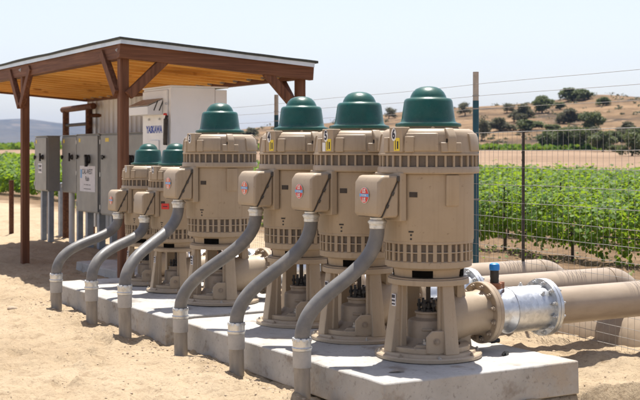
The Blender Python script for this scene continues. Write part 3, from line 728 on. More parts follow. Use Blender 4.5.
pump0 = make_pump()
PUMPS = [   # number, y, scale, label, badge: 'red' / 'faded' / None
    (6, 0.0, 1.0, 'tall tan pump motor with green dome numbered 6, at the near end of the row', 'red'),
    (5, .883, 1.0, 'tall tan pump motor with green dome numbered 5, second from the near end', 'red'),
    (4, 1.766, 1.0, 'tall tan green-domed pump numbered 4, left of the other two on the nearer pad', 'faded'),
    (3, 3.30, 1.0, 'tall tan pump motor with green dome numbered 3, standing apart on the farther pad', 'faded'),
    (2, 4.32, .8, 'short tan pump motor with green dome, right of the other short one, no badge', None),
    (1, 5.05, .8, 'short tan pump motor with green dome at the far end, red badge on its box', 'faded')]
protos = copy_tree(pump0) if False else None
pump_objs = [pump0]
for i in range(1, 6): pump_objs.append(copy_tree(pump0))
for (num, y, s, lab, bad), rt in zip(PUMPS, pump_objs):
    rt.location = (0, y, SLAB); rt.scale = (s, s, s)
    tag(rt, lab, 'pump', 'vertical pumps in a row on the concrete pads')
    tb = [c for c in rt.children if c.name.split('.')[0] == 'terminal_box'][0]
    number_tag(rt, num, num == 5, num >= 4)
    if bad:
        m = badge_mb((-.5095, .012, 1.10), (-1, 0, 0.0), .112, .106, bad == 'faded')
        m.build('oval_badge', [M['white_sticker'], M['red_ink'] if bad == 'red' else M['orange_ink'], M['blue_ink']], tb, smooth=0)
    if num <= 2:
        a = R(222); n = Vector((math.cos(a), math.sin(a), 0)); T = facing(n*.311+Vector((0, 0, 1.06)), n)
        m = MB(); m.mat(0).box(-.05, .05, -.035, .035, -.004, .002, T); m.mat(1).box(-.03, .03, -.006, .004, .002, .003, T)
        m.build('red_warning_label', [M['red_ink'], M['ink']], rt, smooth=0)

# ------------------------------------------------------------------ flexible conduits from the boxes into the ground
def bez(a, b, c, d, n):
    return [((1-t)**3)*a+3*(1-t)**2*t*b+3*(1-t)*t*t*c+t**3*d for t in [i/n for i in range(n+1)]]
def conduit(py, s, base, zc, h1, h2, label):
    bx = -.415*s; top = Vector((bx, py, SLAB+.955*s+.004))
    root = empty('flexible_conduit', (base[0], base[1], 0)); O = Vector((base[0], base[1], 0))
    tag(root, label, 'conduit', 'flexible conduits looping from the motor boxes into the soil')
    tp = top-O
    m = MB(); T = Matrix.Translation(tp)
    m.lathe([(.040, -.005), (.050, -.006), (.050, -.022), (.058, -.024), (.058, -.052), (.054, -.056), (.054, -.080), (.048, -.083)], 30, T)
    m.lathe([(.064, -.030), (.064, -.044)], 12, T)
    m.build('box_connector', M['zinc'], root, bevel=.002)
    a = tp+Vector((0, 0, -.07)); d = Vector((0, 0, zc+.02))
    lean = Vector(((a.x)*.0, 0, 0))
    m = MB(); m.tube(bez(a, a+Vector((0, 0, -h1)), d+Vector((0, 0, h2)), d, 44), .0500, 22)
    m.build('hose', M['hose'], root, smooth=60)
    m = MB(); T = Matrix.Translation((0, 0, zc))
    m.lathe([(.056, -.05), (.064, -.048), (.064, -.036), (.068, -.034), (.068, -.028), (.060, -.026), (.062, .028), (.058, .03), (.05, .03)], 32, T)
    for k in range(10):
        m.arc(36*k-12, 36*k+12, [(.012, .054, .0655), (.034, .054, .063)], 3, T)
    m.build('riser_connector', M['zinc'], root, bevel=.002)
    m = MB(); m.lathe([(.05, -.16), (.060, -.158), (.061, -.05), (.05, -.049)], 30, T); m.build('coupling', M['coupling'], root)
    m = MB(); m.tube([(.01, 0, -.30), (0, 0, zc-.155)], .0535, 26); m.build('riser_pipe', M['riser'], root)
conduit(0.0, 1, (-.93, .107), .345, .36, .34, 'grey flexible conduit from the box of the nearest pump, closest to the camera')
conduit(.883, 1, (-.93, 1.07), .325, .34, .34, 'grey flexible conduit from the box of pump 5')
conduit(1.766, 1, (-.935, 2.06), .315, .34, .34, 'grey flexible conduit from the box of pump 4, entering soil beside the pad gap')
conduit(3.30, 1, (-1.07, 2.93), .42, .32, .36, 'grey flexible conduit from the box of pump 3, crossing in front of the short pumps')
conduit(4.32, .8, (-1.0, 3.97), .355, .26, .40, 'grey flexible conduit from the unbadged short pump, second from the left')
conduit(5.05, .8, (-1.03, 4.93), .335, .27, .38, 'leftmost grey flexible conduit, bending low from the far short pump')

# ------------------------------------------------------------------ discharge pipes
MX = 2.78
def make_pipe(s):
    z = .26*s; e = Vector((0, 0, 0))
    root = empty('discharge_pipe', (0, 0, SLAB))
    x0 = .464*s
    m = MB(); m.lathe([(.12*s, 0), (.211*s, 0), (.214*s, .004), (.214*s, .030*s), (.205*s, .034*s), (.12*s, .034*s)], 56, rotx_axis(x0, 0, z)); nf = m.build('near_flange', M['tan_pipe'], root)
    m = MB(); xs = x0+.034*s
    m.lathe([(.132*s, 0), (.132*s, .12*s), (.136*s, .135*s), (.158*s, .165*s), (.162*s, .18*s), (.162*s, .50*s), (.15*s, .502*s)], 56, rotx_axis(xs, 0, z))
    m.lathe([(.1655*s, .172*s), (.1655*s, .182*s)], 56, rotx_axis(xs, 0, z))
    sp = m.build('galvanised_spool', M['galv'], root, smooth=40)
    xf = xs+.49*s
    m = MB(); m.ring(.15*s, .207*s, 0, .026, 56, rotx_axis(xf, 0, z)); m.ring(.13*s, .207*s, .030, .056, 56, rotx_axis(xf, 0, z))
    fl = m.build('pipe_flange', M['galv'], root, bevel=.003)
    b0 = None
    for k in range(12):
        a = R(15+30*k)
        for sx, rot in ((xf, -90), (xf+.056, 90)):
            T = Matrix.Translation((sx, .184*s*math.cos(a), z+.184*s*math.sin(a))) @ Matrix.Rotation(R(rot), 4, 'Y')
            if b0 is None: b0 = hexbolt(.016*s, .014, .03).build('bolt', M['zinc'], fl); o = b0
            else: o = b0.copy(); COL.objects.link(o); o.parent = fl
            o.matrix_local = T
    for k in (0, 1):
        o = hexbolt(.014, .016, .02).build('spool_plug', M['zinc'], sp); o.matrix_local = Matrix.Translation((xf-.07*s, -.115*s, z+.115*s)) @ Matrix.Rotation(R(45), 4, 'X') if k == 0 else Matrix.Translation((xf-.16*s, .02, z+.160*s))
    rr = .135*s; xe = MX-.27; pts = [(xf+.05, 0, z), (xe*.5, 0, z), (xe, 0, z)]
    for k in range(1, 13):
        a = R(90*k/12); pts.append((xe+.27*math.sin(a), 0, z-.27*(1-math.cos(a))))
    pts.append((MX, 0, z-.27-.12))
    m = MB(); m.tube(pts, rr, 40); m.build('pipe_run', M['tan_pipe'], root, smooth=50)
    m = MB(); m.ring(rr-.005, rr+.004, 0, .018, 40, rotx_axis(xe-.02, 0, z)); m.build('weld_bead', M['tan_pipe'], root)
    # air release valve on top of the spool
    va = empty('air_valve', (xs+.075*s, 0, z+.13*s)); va.parent = root; va.scale = (s, s, s)
    m = MB(); m.lathe([(.042, -.01), (.040, .025), (.036, .03)], 24); m.build('valve_nipple', M['galv'], va)
    m = MB(); m.lathe([(.05, .028), (.056, .032), (.056, .046), (.052, .05), (.056, .054), (.056, .068), (.045, .072)], 28)
    for sx in (-1, 1): m.box(sx*.05-.02, sx*.05+.02, -.02, .02, .034, .066); m.lathe([(.018, .026), (.018, .074)], 10, Matrix.Translation((sx*.068, 0, 0)))
    m.build('clamp', M['rustclamp'], va, bevel=.003)
    m = MB(); m.lathe([(.030, .07), (.032, .085), (.030, .10), (.032, .115), (.032, .165), (.028, .168)], 24); m.build('valve_body', M['black'], va)
    m = MB(); m.lathe([(.034, .160), (.037, .164), (.037, .192), (.034, .203), (.022, .210), (0, .212)], 24); m.build('valve_cap', M['blue'], va)
    return root
pr = make_pipe(1.0)
prs = make_pipe(.8)
PL = {6: 'tan discharge pipe nearest the camera, with a shiny galvanised spool and blue capped valve', 5: 'tan discharge pipe just behind the nearest one, from pump 5', 4: 'tan discharge pipe third from the camera, from pump 4, topmost in the picture',
      3: 'tan discharge pipe of pump 3, its bolted flange seen left of pump 4', 2: 'small tan discharge pipe behind the unbadged short pump', 1: 'small tan discharge pipe behind the farthest short pump'}
first = {1.0: pr, .8: prs}; used = set()
for num, y, s, lab, bad in PUMPS:
    o = first[s] if s not in used else copy_tree(first[s]); used.add(s)
    o.location = (0, y, SLAB); tag(o, PL[num], 'pipe', 'discharge pipes running from the pumps to the manifold')
m = MB(); m.tube([(MX, -2.2, -.12), (MX, 1.5, -.12), (MX, 6.0, -.12)], .43, 56)
for yy in (-1.0, 2.6, 4.9): m.ring(.428, .437, 0, .02, 56, Matrix.Translation((MX, yy, -.12)) @ Matrix.Rotation(R(90), 4, 'X'))
tag(m.build('manifold_pipe', M['tan_pipe'], None, smooth=50), 'wide tan manifold pipe lying half buried behind the wire fence', 'pipe')

# ------------------------------------------------------------------ little things lying on the pad
m = MB(); m.tube([(-.05, 0, .008), (0, .004, .012), (.05, 0, .008)], [.008, .012, .009], 8); m.box(-.02, .03, -.014, .012, .0, .014)
tag(m.build('clip', M['black'], None, loc=(.455, -.265, SLAB+.002), rot=(0, 0, .5)), 'small black plastic clip lying on the pad by the nearest pump', 'clip')
m = MB(); m.add([(-.06, -.012, .004), (0, -.028, .012), (.06, -.005, .003), (.005, .024, .016)], [(0, 1, 2, 3)]); m.add([(-.06, -.012, .001), (0, -.028, .009), (.06, -.005, .0), (.005, .024, .013)], [(3, 2, 1, 0)])
tag(m.build('dead_leaf', M['riser'], None, loc=(-.545, -.42, SLAB+.003), rot=(0, 0, -.2)), 'curled grey leaf on the corner of the nearer pad', 'leaf')

# ------------------------------------------------------------------ fence
def fx(y): return 2.08+.11*y
fence = empty('deer_fence', (fx(2.563), 2.563, 0))
tag(fence, 'tall wire mesh fence with blue posts in front of the vineyard', 'fence')
FO = Vector(fence.location)
def fp(y, z): return Vector((fx(y), y, z))-FO
m = MB(); Y0, Y1 = -6.0, 14.0
zs = [.03, .11, .19, .28, .37, .47, .58, .70, .83, .97, 1.12, 1.28, 1.44, 1.60, 1.77]
def wire_path(z, seed):
    return [fp(Y0+(Y1-Y0)*k/80, z+.012*float(fbm(k*.35+seed, seed*1.7, 2, seed))*1.6)+Vector((.012*float(fbm(k*.3, seed*.9, 2, seed+4)), 0, 0)) for k in range(81)]
for i, z in enumerate(zs): m.tube(wire_path(z, i), .0021 if i not in (0, 14) else .003, 4, False)
n = int((Y1-Y0)/.078)
for k in range(n+1):
    y = Y0+.078*k; j = .010*float(fbm(k*.8, 3.1, 2, 5))
    m.tube([fp(y+j*(z-.5), z)+Vector((.01*float(fbm(y*1.1, z*2, 2, 8)), 0, 0)) for z in (0.0, .37, .83, 1.28, 1.775)], .0017, 4, False)
m.build('wire_mesh', M['wire'], fence, smooth=0)
for i, z in enumerate((2.0, 2.125, 2.24)):
    m = MB(); m.tube([fp(Y0+(Y1-Y0)*k/24, z-.012*math.sin(PI*(k*(Y1-Y0)/24 % 4)/4)) for k in range(25)], .0020, 5, False); m.build('strand_wire', M['wire'], fence, smooth=0)
for y in (-2.60, 2.563, 7.73, 12.9):
    p = fp(y, 0); p.x += .035
    m = MB(); m.tube([(p.x, p.y, -.3), (p.x, p.y, 2.08)], .03, 16); po = m.build('blue_post', M['bluepost'], fence)
    m = MB(); m.tube([(p.x, p.y, 2.07), (p.x, p.y, 2.36)], .0285, 16); m.build('post_top', M['baretop'], po)
    for z in (.47, 1.12, 1.70, 2.0, 2.125):
        m = MB(); m.ring(.0305, .034, z, z+.008, 12, Matrix.Translation((p.x, p.y, 0))); m.build('wire_tie', M['wire'], po)
for y in (-.2, 1.739, 4.6, 8.09, 10.6):
    p = fp(y, 0); p.x += .02
    m = MB(); m.bar((p.x, p.y, -.3), (p.x, p.y, 1.79), .016, .006, up=(1, 0, 0)); m.bar((p.x+.013, p.y, -.3), (p.x+.013, p.y, 1.79), .005, .022, up=(1, 0, 0))
    for k in range(24): m.box(p.x-.009, p.x-.003, p.y-.006, p.y+.006, .1+.07*k, .115+.07*k)
    m.build('steel_stake', M['darksteel'], fence, smooth=0)

# ------------------------------------------------------------------ timber shelter
XF, XB = .14, 2.45; PY = (6.15, 10.02, 13.8)
def zr(x): return 2.805-.072*(x-.14)
sh = empty('timber_shelter', (XF, PY[0], 0)); tag(sh, 'open timber shelter with red stained posts and orange board ceiling', 'shelter'); SO = Vector(sh.location)
def L(x, y, z): return Vector((x, y, z))-SO
W = .105
for x in (XF, XB):
    for y in PY:
        m = MB(); m.box(x-W/2-SO.x, x+W/2-SO.x, y-W/2-SO.y, y+W/2-SO.y, -.15, zr(x)-.165)
        po = m.build('post', M['post_wood'], sh, bevel=.006)
        if x == XF:
            m = MB(); m.box(x-W/2-.012-SO.x, x-W/2-.004-SO.x, y-.05-SO.y, y+.05-SO.y, zr(x)-.155, zr(x)-.02); m.build('post_scab', M['post_wood'], po, bevel=.004)
            b = hexbolt(.016, .014, .02).build('carriage_bolt', M['zinc'], po); b.matrix_local = Matrix.Translation(L(x-W/2-.013, y, zr(x)-.07)) @ Matrix.Rotation(R(-90), 4, 'Y')
for x in (XF, XB):                                             # beams along the long sides
    m = MB(); m.bar(L(x, PY[0]-.02, zr(x)-.085), L(x, PY[2]+.12, zr(x)-.085), .13, .165); m.build('beam', M['beam_wood_y'], sh, bevel=.005)
for y in (PY[0]-.09, PY[2]+.14):                               # sloping end beams
    m = MB(); m.bar(L(XF-.09, y, zr(XF-.09)-.085), L(XB+.12, y, zr(XB+.12)-.085), .09, .17); m.build('end_beam', M['beam_wood_x'], sh, bevel=.005)
def brace(a, b, mat='post_wood'):
    m = MB(); m.bar(L(*a), L(*b), .07, .105, up=(0, 0, 1)); m.build('knee_brace', M[mat], sh, bevel=.005)
zb = zr(XF)-.165
brace((XF-.058, PY[0]+.04, zb-.40), (XF-.058, PY[0]+.50, zb+.10))
brace((XF+.03, PY[0]-.088, zb-.42), (XF+.54, PY[0]-.088, zb+.06))
for s_ in (-1, 1): brace((XF-.058, PY[1]+s_*.04, zb-.42), (XF-.058, PY[1]+s_*.50, zb+.10))
brace((XF-.058, PY[2]-.04, zb-.42), (XF-.058, PY[2]-.50, zb+.10))
brace((XB-.03, PY[0]-.088, zr(XB)-.60), (XB-.52, PY[0]-.088, zr(XB)-.10))
zb2 = zr(XB)-.165
brace((XB, PY[2]-.05, zb2-.42), (XB, PY[2]-.48, zb2+.01)); brace((XB, PY[1]-.05, zb2-.42), (XB, PY[1]-.48, zb2)); brace((XB, PY[0]+.05, zb2-.42), (XB, PY[0]+.48, zb2))
y = PY[0]+.42
while y < PY[2]+.1:                                            # rafters between the beams
    m = MB(); m.bar(L(XF+.067, y, zr(XF+.067)-.072), L(XB-.067, y, zr(XB-.067)-.072), .045, .138)
    ra = m.build('rafter', M['rafter_wood'], sh, bevel=.003)
    m = MB(); m.bar(L(XB-.075, y-.035, zr(XB)-.075), L(XB-.070, y+.035, zr(XB)-.075), .11, .10, up=(0, 0, 1)); m.build('joist_hanger', M['zinc'], ra)
    y += .407
X0, X1, YA, YB = XF-.085, XB+.10, PY[0]-.17, PY[2]+.30
# ceiling boards: each run of boards has small gaps and its own level
m = MB(); x = X0+.01; bw = .14; rnd = random.Random(4)
while x < X1-.02:
    x2 = min(x+bw-.006, X1-.02); dz = rnd.uniform(0, .003)
    vs = []
    for yy in (YA+.02, YB-.02):
        for xx in (x, x2):
            for t in (.003+dz, .022): vs.append(L(xx, yy, zr(xx)+t))
    m.add(vs, [(0, 2, 3, 1), (4, 5, 7, 6), (0, 1, 5, 4), (2, 6, 7, 3), (0, 4, 6, 2), (1, 3, 7, 5)])
    x += bw
m.build('ceiling_boards', M['deck_wood'], sh, smooth=0)
def roof_slab(x0, x1, y0, y1, t0, t1, wav=0.0):
    m = MB(); N = 40
    for k in range(N):
        ya, yb = y0+(y1-y0)*k/N, y0+(y1-y0)*(k+1)/N
    rows = []
    NX = 16
    vs = []; fs = []
    for tt in (0, 1):
        for j in range(N+1):
            for i in range(NX+1):
                xx = x0+(x1-x0)*i/NX; yy = y0+(y1-y0)*j/N
                w = wav*(float(fbm(xx*1.6, yy*1.3, 2, 12)))*(1 if tt else .7)
                vs.append(L(xx, yy, zr(xx)+(t0 if tt == 0 else t1)+w))
    n1 = (N+1)*(NX+1)
    def ix(t, j, i): return t*n1+j*(NX+1)+i
    for j in range(N):
        for i in range(NX):
            fs.append((ix(1, j, i), ix(1, j, i+1), ix(1, j+1, i+1), ix(1, j+1, i))); fs.append((ix(0, j, i), ix(0, j+1, i), ix(0, j+1, i+1), ix(0, j, i+1)))
    for j in range(N):
        fs.append((ix(0, j, 0), ix(1, j, 0), ix(1, j+1, 0), ix(0, j+1, 0))); fs.append((ix(0, j, NX), ix(0, j+1, NX), ix(1, j+1, NX), ix(1, j, NX)))
    for i in range(NX):
        fs.append((ix(0, 0, i), ix(0, 0, i+1), ix(1, 0, i+1), ix(1, 0, i))); fs.append((ix(0, N, i), ix(1, N, i), ix(1, N, i+1), ix(0, N, i+1)))
    return m.add(vs, fs)
roof_slab(X0-.025, X1+.05, YA-.025, YB+.05, .034, .062, .02).build('roofing', M['shingle'], sh)
m = MB()                                                       # pale metal drip edge round the roof
m.bar(L(X0-.004, YA-.004, zr(X0)+.012), L(X0-.004, YB+.004, zr(X0)+.012), .008, .05); m.bar(L(X0-.008, YA-.006, zr(X0)+.012), L(X1+.006, YA-.006, zr(X1)+.012), .008, .05)
m.bar(L(X1+.004, YA-.004, zr(X1)+.012), L(X1+.004, YB+.004, zr(X1)+.012), .008, .05)
m.build('drip_edge', M['drip'], sh, smooth=0)
# ribbed white sheet along the back
m = MB(); y0, y1 = 8.9, 13.66; k = 0; y = y0; prof = []
while y < y1:
    prof += [(y, 0), (y+.155, 0), (y+.168, -.022), (y+.19, -.022), (y+.203, 0)]; y += .21
vs = []; fs = []
for (yy, d) in prof:
    for z in (.25, zr(XB)-.18): vs.append(L(XB-.09+d, yy, z))
for i in range(len(prof)-1): fs.append((2*i, 2*i+2, 2*i+3, 2*i+1))
m.add(vs, fs); o = m.build('ribbed_wall', M['ribbed'], sh, smooth=0); so = o.modifiers.new('thick', 'SOLIDIFY'); so.thickness = .004
m = MB(); m.bar(L(XB-.02, 8.9, 1.0), L(XB-.02, 13.7, 1.0), .05, .09); m.bar(L(XB-.02, 8.9, 2.0), L(XB-.02, 13.7, 2.0), .05, .09); m.build('wall_rail', M['beam_wood_y'], sh)

# ------------------------------------------------------------------ white drive enclosure
EX0, EX1, EY0, EY1, EZ0, EZ1 = .92, 1.67, 6.6, 7.47, .11, 2.36
en = empty('drive_enclosure', (EX0, EY0, EZ0)); EO = Vector(en.location)
tag(en, 'tall white metal enclosure with blue lettering and a rain hood under the shelter', 'enclosure')
def E(x0, x1, y0, y1, z0, z1, m=None):
    m = m or MB(); return m.box(x0-EO.x, x1-EO.x, y0-EO.y, y1-EO.y, z0-EO.z, z1-EO.z)
E(EX0, EX1-.165, EY0, EY1, EZ0, EZ1).build('enclosure_body', M['white'], en, bevel=.006)
E(EX1-.16, EX1, EY0+.006, EY1, EZ0, EZ1-.02).build('rear_section', M['white'], en, bevel=.006)
E(EX0-.012, EX1+.012, EY0-.012, EY1+.012, EZ1+.001, EZ1+.022).build('top_cap', M['white'], en, bevel=.004)
do = E(EX0-.022, EX0-.002, EY0+.075, EY1-.015, EZ0+.05, EZ1-.03).build('enclosure_door', M['white'], en, bevel=.005)
m = MB(); hy0, hy1, hz0, hz1 = EY0+.20, EY1-.03, 2.03, 2.17
pr_ = [(EX0-.026-EO.x, hz0-EO.z), (EX0-.22-EO.x, hz0-EO.z), (EX0-.22-EO.x, hz1-.04-EO.z), (EX0-.026-EO.x, hz1+.05-EO.z)]
m.prism(pr_, 'y', hy0-EO.y, hy1-EO.y); hd = m.build('rain_hood', M['white'], en, bevel=.005)
m = MB(); m.bar((EX0-.225-EO.x, (hy0+hy1)/2-EO.y, hz1-.028-EO.z), (EX0-.03-EO.x, (hy0+hy1)/2-EO.y, hz1+.060-EO.z), hy1-hy0+.01, .006); m.build('hood_top', M['baretop'], hd)
m = MB()
for k in range(2):
    a = Vector((EX0-.07-.07*k-EO.x, hy0-.003-EO.y, hz0+.05-EO.z)); m.bar(a, a+Vector((.05, 0, .12)), .004, .012)
m.build('hood_seam', M['darksteel'], hd)
m = MB(); m.bar((EX0-.05-EO.x, EY0+.04-EO.y, 1.98-EO.z), (EX0-.05-EO.x, EY0+.06-EO.y, 1.66-EO.z), .045, .05); m.bar((EX0-.03-EO.x, EY0+.055-EO.y, 2.02-EO.z), (EX0-.06-EO.x, EY0+.04-EO.y, 1.93-EO.z), .03, .03)
hn = m.build('disconnect_handle', M['darksteel'], en, bevel=.008)
m = MB(); m.lathe([(.022, 0), (.022, .02), (.012, .026)], 12, Matrix.Translation((EX0-.055-EO.x, EY0+.05-EO.y, 2.02-EO.z))); m.build('handle_tip', M['red_ink'], hn)
T = facing((EX0-.0235-EO.x, (EY0+EY1)/2+.04-EO.y, 1.85-EO.z), (-1, 0, 0))
vs, fs = text_geo('YASKAWA', .118, .90, .006)
m = MB(); m.add(vs, fs, T); m.build('lettering', M['navy_ink'], do, smooth=0)
E(EX0-.04, EX0-.022, EY0+.30, EY0+.58, 1.50, 1.72).build('vent_plate', M['white'], do, bevel=.004)
for yy, zz in ((EY0+.28, 2.0), (EY0+.62, 2.0), (EY0+.07, 2.18)):
    m = MB(); m.lathe([(.014, -.024), (.014, .0)], 10, Matrix(((0, 0, -1, EX0-.024-EO.x-.022), (0, 1, 0, yy-EO.y), (1, 0, 0, zz-EO.z-.02), (0, 0, 0, 1)))); m.build('door_screw', M['zinc'], do)

# ------------------------------------------------------------------ grey electrical cabinets on tube legs
def cabinet(x0, d, y0, y1, z0, z1, label, legs, handle, sign=None):
    r = empty('electrical_cabinet', (x0, y0, 0)); tag(r, label, 'cabinet', 'grey electrical cabinets on tube legs under the shelter'); O = Vector(r.location)
    m = MB(); m.box(.018, d, 0, y1-y0, z0, z1); m.build('cabinet_body', M['cab'], r, bevel=.006)
    m = MB(); m.box(-.004, d+.01, -.008, y1-y0+.008, z1+.001, z1+.014); m.build('rain_lip', M['cab'], r, bevel=.003)
    m = MB(); m.box(-.004, .015, .02, y1-y0-.02, z0+.02, z1-.02); dr = m.build('cabinet_door', M['cab'], r, bevel=.005)
    w = y1-y0; hf = .40 if w < 1.5 else .30
    if handle == 'knob':
        m = MB(); m.lathe([(.045, 0), (.045, .02), (.03, .03), (.03, .05)], 18, Matrix(((0, 0, -1, -.004), (0, 1, 0, w*.28), (1, 0, 0, z1-.36), (0, 0, 0, 1)))); m.box(-.075, -.045, w*.28-.018, w*.28+.018, z1-.43, z1-.29)
        m.build('rotary_handle', M['black'], dr, bevel=.004)
    else:
        m = MB(); m.lathe([(.075, 0), (.075, .025), (.05, .04)], 20, Matrix(((0, 0, -1, -.004), (0, 1, 0, w*hf), (1, 0, 0, z1-.40), (0, 0, 0, 1)))); m.box(-.09, -.04, w*hf-.05, w*hf-.005, z1-.52, z1-.36); m.bar((-.06, w*hf+.02, z1-.33), (-.06, w*hf-.05, z1-.50), .05, .05)
        m.build('lever_handle', M['black'], dr, bevel=.008)
    m = MB(); m.box(-.03, -.004, w*.93, w*.96, z1-.40, z1-.33); m.lathe([(.02, 0), (.02, .035)], 12, Matrix(((0, 0, -1, -.004), (0, 1, 0, w*.90), (1, 0, 0, z1-.36), (0, 0, 0, 1)))); m.build('door_latch', M['black'], dr)
    for zz in (z0+.12, (z0+z1)/2, z1-.12):
        m = MB(); m.tube([(-.008, w-.012, zz-.035), (-.008, w-.012, zz+.035)], .009, 8); m.build('hinge', M['zinc'], dr)
    m = MB(); m.box(-.006, -.0045, w*.80, w*.88, z1-.12, z1-.06); m.build('warning_sticker', M['yellow_sticker'], dr)
    if sign:
        yc, zc, sw, shh, lines = sign
        T = facing((-.0048, yc, zc), (-1, 0, 0)); m = MB(); m.mat(0).box(-sw/2, sw/2, -shh/2, shh/2, 0, .002, T)
        for txt, ty, size, sx in lines:
            vs, fs = text_geo(txt, size, sx, .002); m.mat(1).add([(a, b+ty*shh, .0035) for a, b, _ in vs], fs, T)
        m.mat(2).box(-sw*.46, -sw*.36, shh*.02, shh*.36, .0022, .0032, T)
        m.build('paper_notice', [M['paper'], M['ink'], M['blue_ink']], dr, smooth=0)
    for (ly, wd, mat) in legs:
        m = MB(); m.box(d*.5-wd/2, d*.5+wd/2, ly-wd/2, ly+wd/2, -.15, z0-.001) if mat == 'tubing' else m.tube([(d*.5, ly, -.15), (d*.5, ly, z0-.001)], wd/2, 16)
        m.build('leg', M[mat], r, bevel=.004)
    return r
SIGN = (.50, 1.13, .74, .42, [('CAL-WEST', .27, .115, .92), ('Rain', .0, .11, 1.0), ('-- ------ ---', -.22, .07, 1.1), ('--------------', -.38, .07, 1.1)])
cabinet(1.51, .24, 13.42, 14.12, .885, 1.835, 'leftmost grey cabinet, set forward with a small notice and a shaded side', [(.15, .09, 'tubing'), (.55, .09, 'tubing')], 'knob', (.36, 1.28, .22, .17, [('PUMP', .2, .06, 1), ('PANEL', -.2, .06, 1)]))
cabinet(1.76, .24, 12.56, 13.36, .87, 1.84, 'second grey cabinet from the left, with a black rotary knob and no notice', [(.62, .10, 'pvc_white'), (.2, .09, 'tubing')], 'knob')
cabinet(1.74, .26, 11.46, 12.52, .58, 1.85, 'deep grey cabinet with a large white paper notice on its door', [(.22, .11, 'tubing'), (.78, .11, 'tubing')], 'lever', SIGN)
cabinet(1.76, .26, 9.40, 11.42, .57, 1.85, 'widest grey cabinet, right of the notice, partly behind the near post', [(.5, .11, 'tubing'), (1.2, .11, 'tubing'), (1.75, .11, 'tubing')], 'lever')

# pipe rack behind the cabinets
rk = empty('pipe_rack', (2.2, 13.1, 0)); tag(rk, 'rusty pipe goal frame standing behind the grey cabinets', 'pipe frame')
m = MB(); m.tube([(0, -.12, 2.36), (0, 1.55, 2.34)], .055, 16); m.build('top_rail', M['rust'], rk)
m = MB(); m.tube([(0, .1, 2.06), (0, 1.35, 2.05)], .03, 12); m.build('middle_rail', M['darksteel'], rk)
for yy in (.12, 1.38):
    m = MB(); m.tube([(0, yy, -.2), (0, yy, 2.31)], .06, 16); m.build('rack_leg', M['rust'], rk)
m = MB(); m.tube([(0, .05, 2.2), (.2, -.05, 2.2)], .035, 10); m.build('stub_rail', M['rust'], rk)
# left posts
def steel_post(x, y, h, label):
    m = MB(); m.tube([(0, 0, -.2), (0, 0, h)], .045, 14); m.tube([(0, 0, h-.001), (0, 0, h+.012)], .05, 14)
    tag(m.build('steel_post', M['rust'], None, loc=(x, y, 0)), label, 'post', 'rusty posts at the vineyard side')
steel_post(1.48, 15.5, 1.02, 'rusty steel post left of the shelter front post')
steel_post(2.15, 15.3, .98, 'rusty steel post standing below the leftmost grey cabinet')
m = MB(); m.box(-.06, .06, -.06, .06, -.1, .95); m.prism([(-.07, .95), (.07, .95), (.05, .99), (-.05, .99)], 'y', -.07, .07)
tag(m.build('utility_pedestal', M['bluepost'] if False else M['tubing'], None, bevel=.006, loc=(2.25, 14.85, 0)), 'grey utility pedestal beside a rusty post under the leftmost cabinet', 'pedestal')
m = MB(); m.tube([(0, 0, 0.0), (0, 0, 2.05)], .028, 12); bpo = m.build('marker_post', M['bluepost'], None, loc=(2.9, 15.0, -.1)); tag(bpo, 'thin blue post with a bare top rising behind the leftmost grey cabinet', 'post')
m = MB(); m.tube([(0, 0, 2.05), (0, 0, 2.28)], .026, 12); m.build('post_top', M['baretop'], bpo)

# ------------------------------------------------------------------ vineyard
def leaf_cloud(C, size, outward=None, flat=.5, fold=.35, rng=RNG):
    """folded five-point leaves at centres C (n,3); size (n,)"""
    n = len(C)
    nrm = rng.normal(size=(n, 3)); nrm[:, 2] = np.abs(nrm[:, 2])+flat
    if outward is not None: nrm = nrm*.7+outward*1.1
    nrm /= np.linalg.norm(nrm, axis=1)[:, None]
    t = rng.normal(size=(n, 3)); t -= nrm*(t*nrm).sum(1)[:, None]; t /= np.linalg.norm(t, axis=1)[:, None]
    b = np.cross(nrm, t); s = size[:, None]
    base = C-t*s*.5; tip = C+t*s*.55-nrm*s*.12
    l1 = C-t*s*.12+b*s*.55-nrm*s*fold*.4; l2 = C+t*s*.28+b*s*.34-nrm*s*fold*.3
    r1 = C-t*s*.12-b*s*.55-nrm*s*fold*.4; r2 = C+t*s*.28-b*s*.34-nrm*s*fold*.3
    v = np.stack([base, l1, l2, tip, r2, r1], 1).reshape(-1, 3)
    k = np.arange(n)[:, None]*6
    f = np.concatenate([k+np.array([[0, 1, 2, 3]]), k+np.array([[0, 3, 4, 5]])], 0)
    return v, f
def px_of(x, y):
    rx, ry = x-CAM.x, y-CAM.y; v = rx*FWD.x+ry*FWD.y; u = rx*RGT.x+ry*RGT.y
    return 320+1180*u/np.maximum(v, .1), v
ROWX = [7.05+2.5*i for i in range(10)]
ROWN = ['nearest vineyard row behind the fence, its trunks and drip line showing', 'second vineyard row behind the fence', 'third vineyard row behind the fence', 'fourth vineyard row from the fence', 'fifth vineyard row from the fence', 'sixth vineyard row from the fence', 'seventh vineyard row from the fence', 'eighth vineyard row from the fence', 'ninth vineyard row, second from the far edge', 'farthest vineyard row, along the bare field']
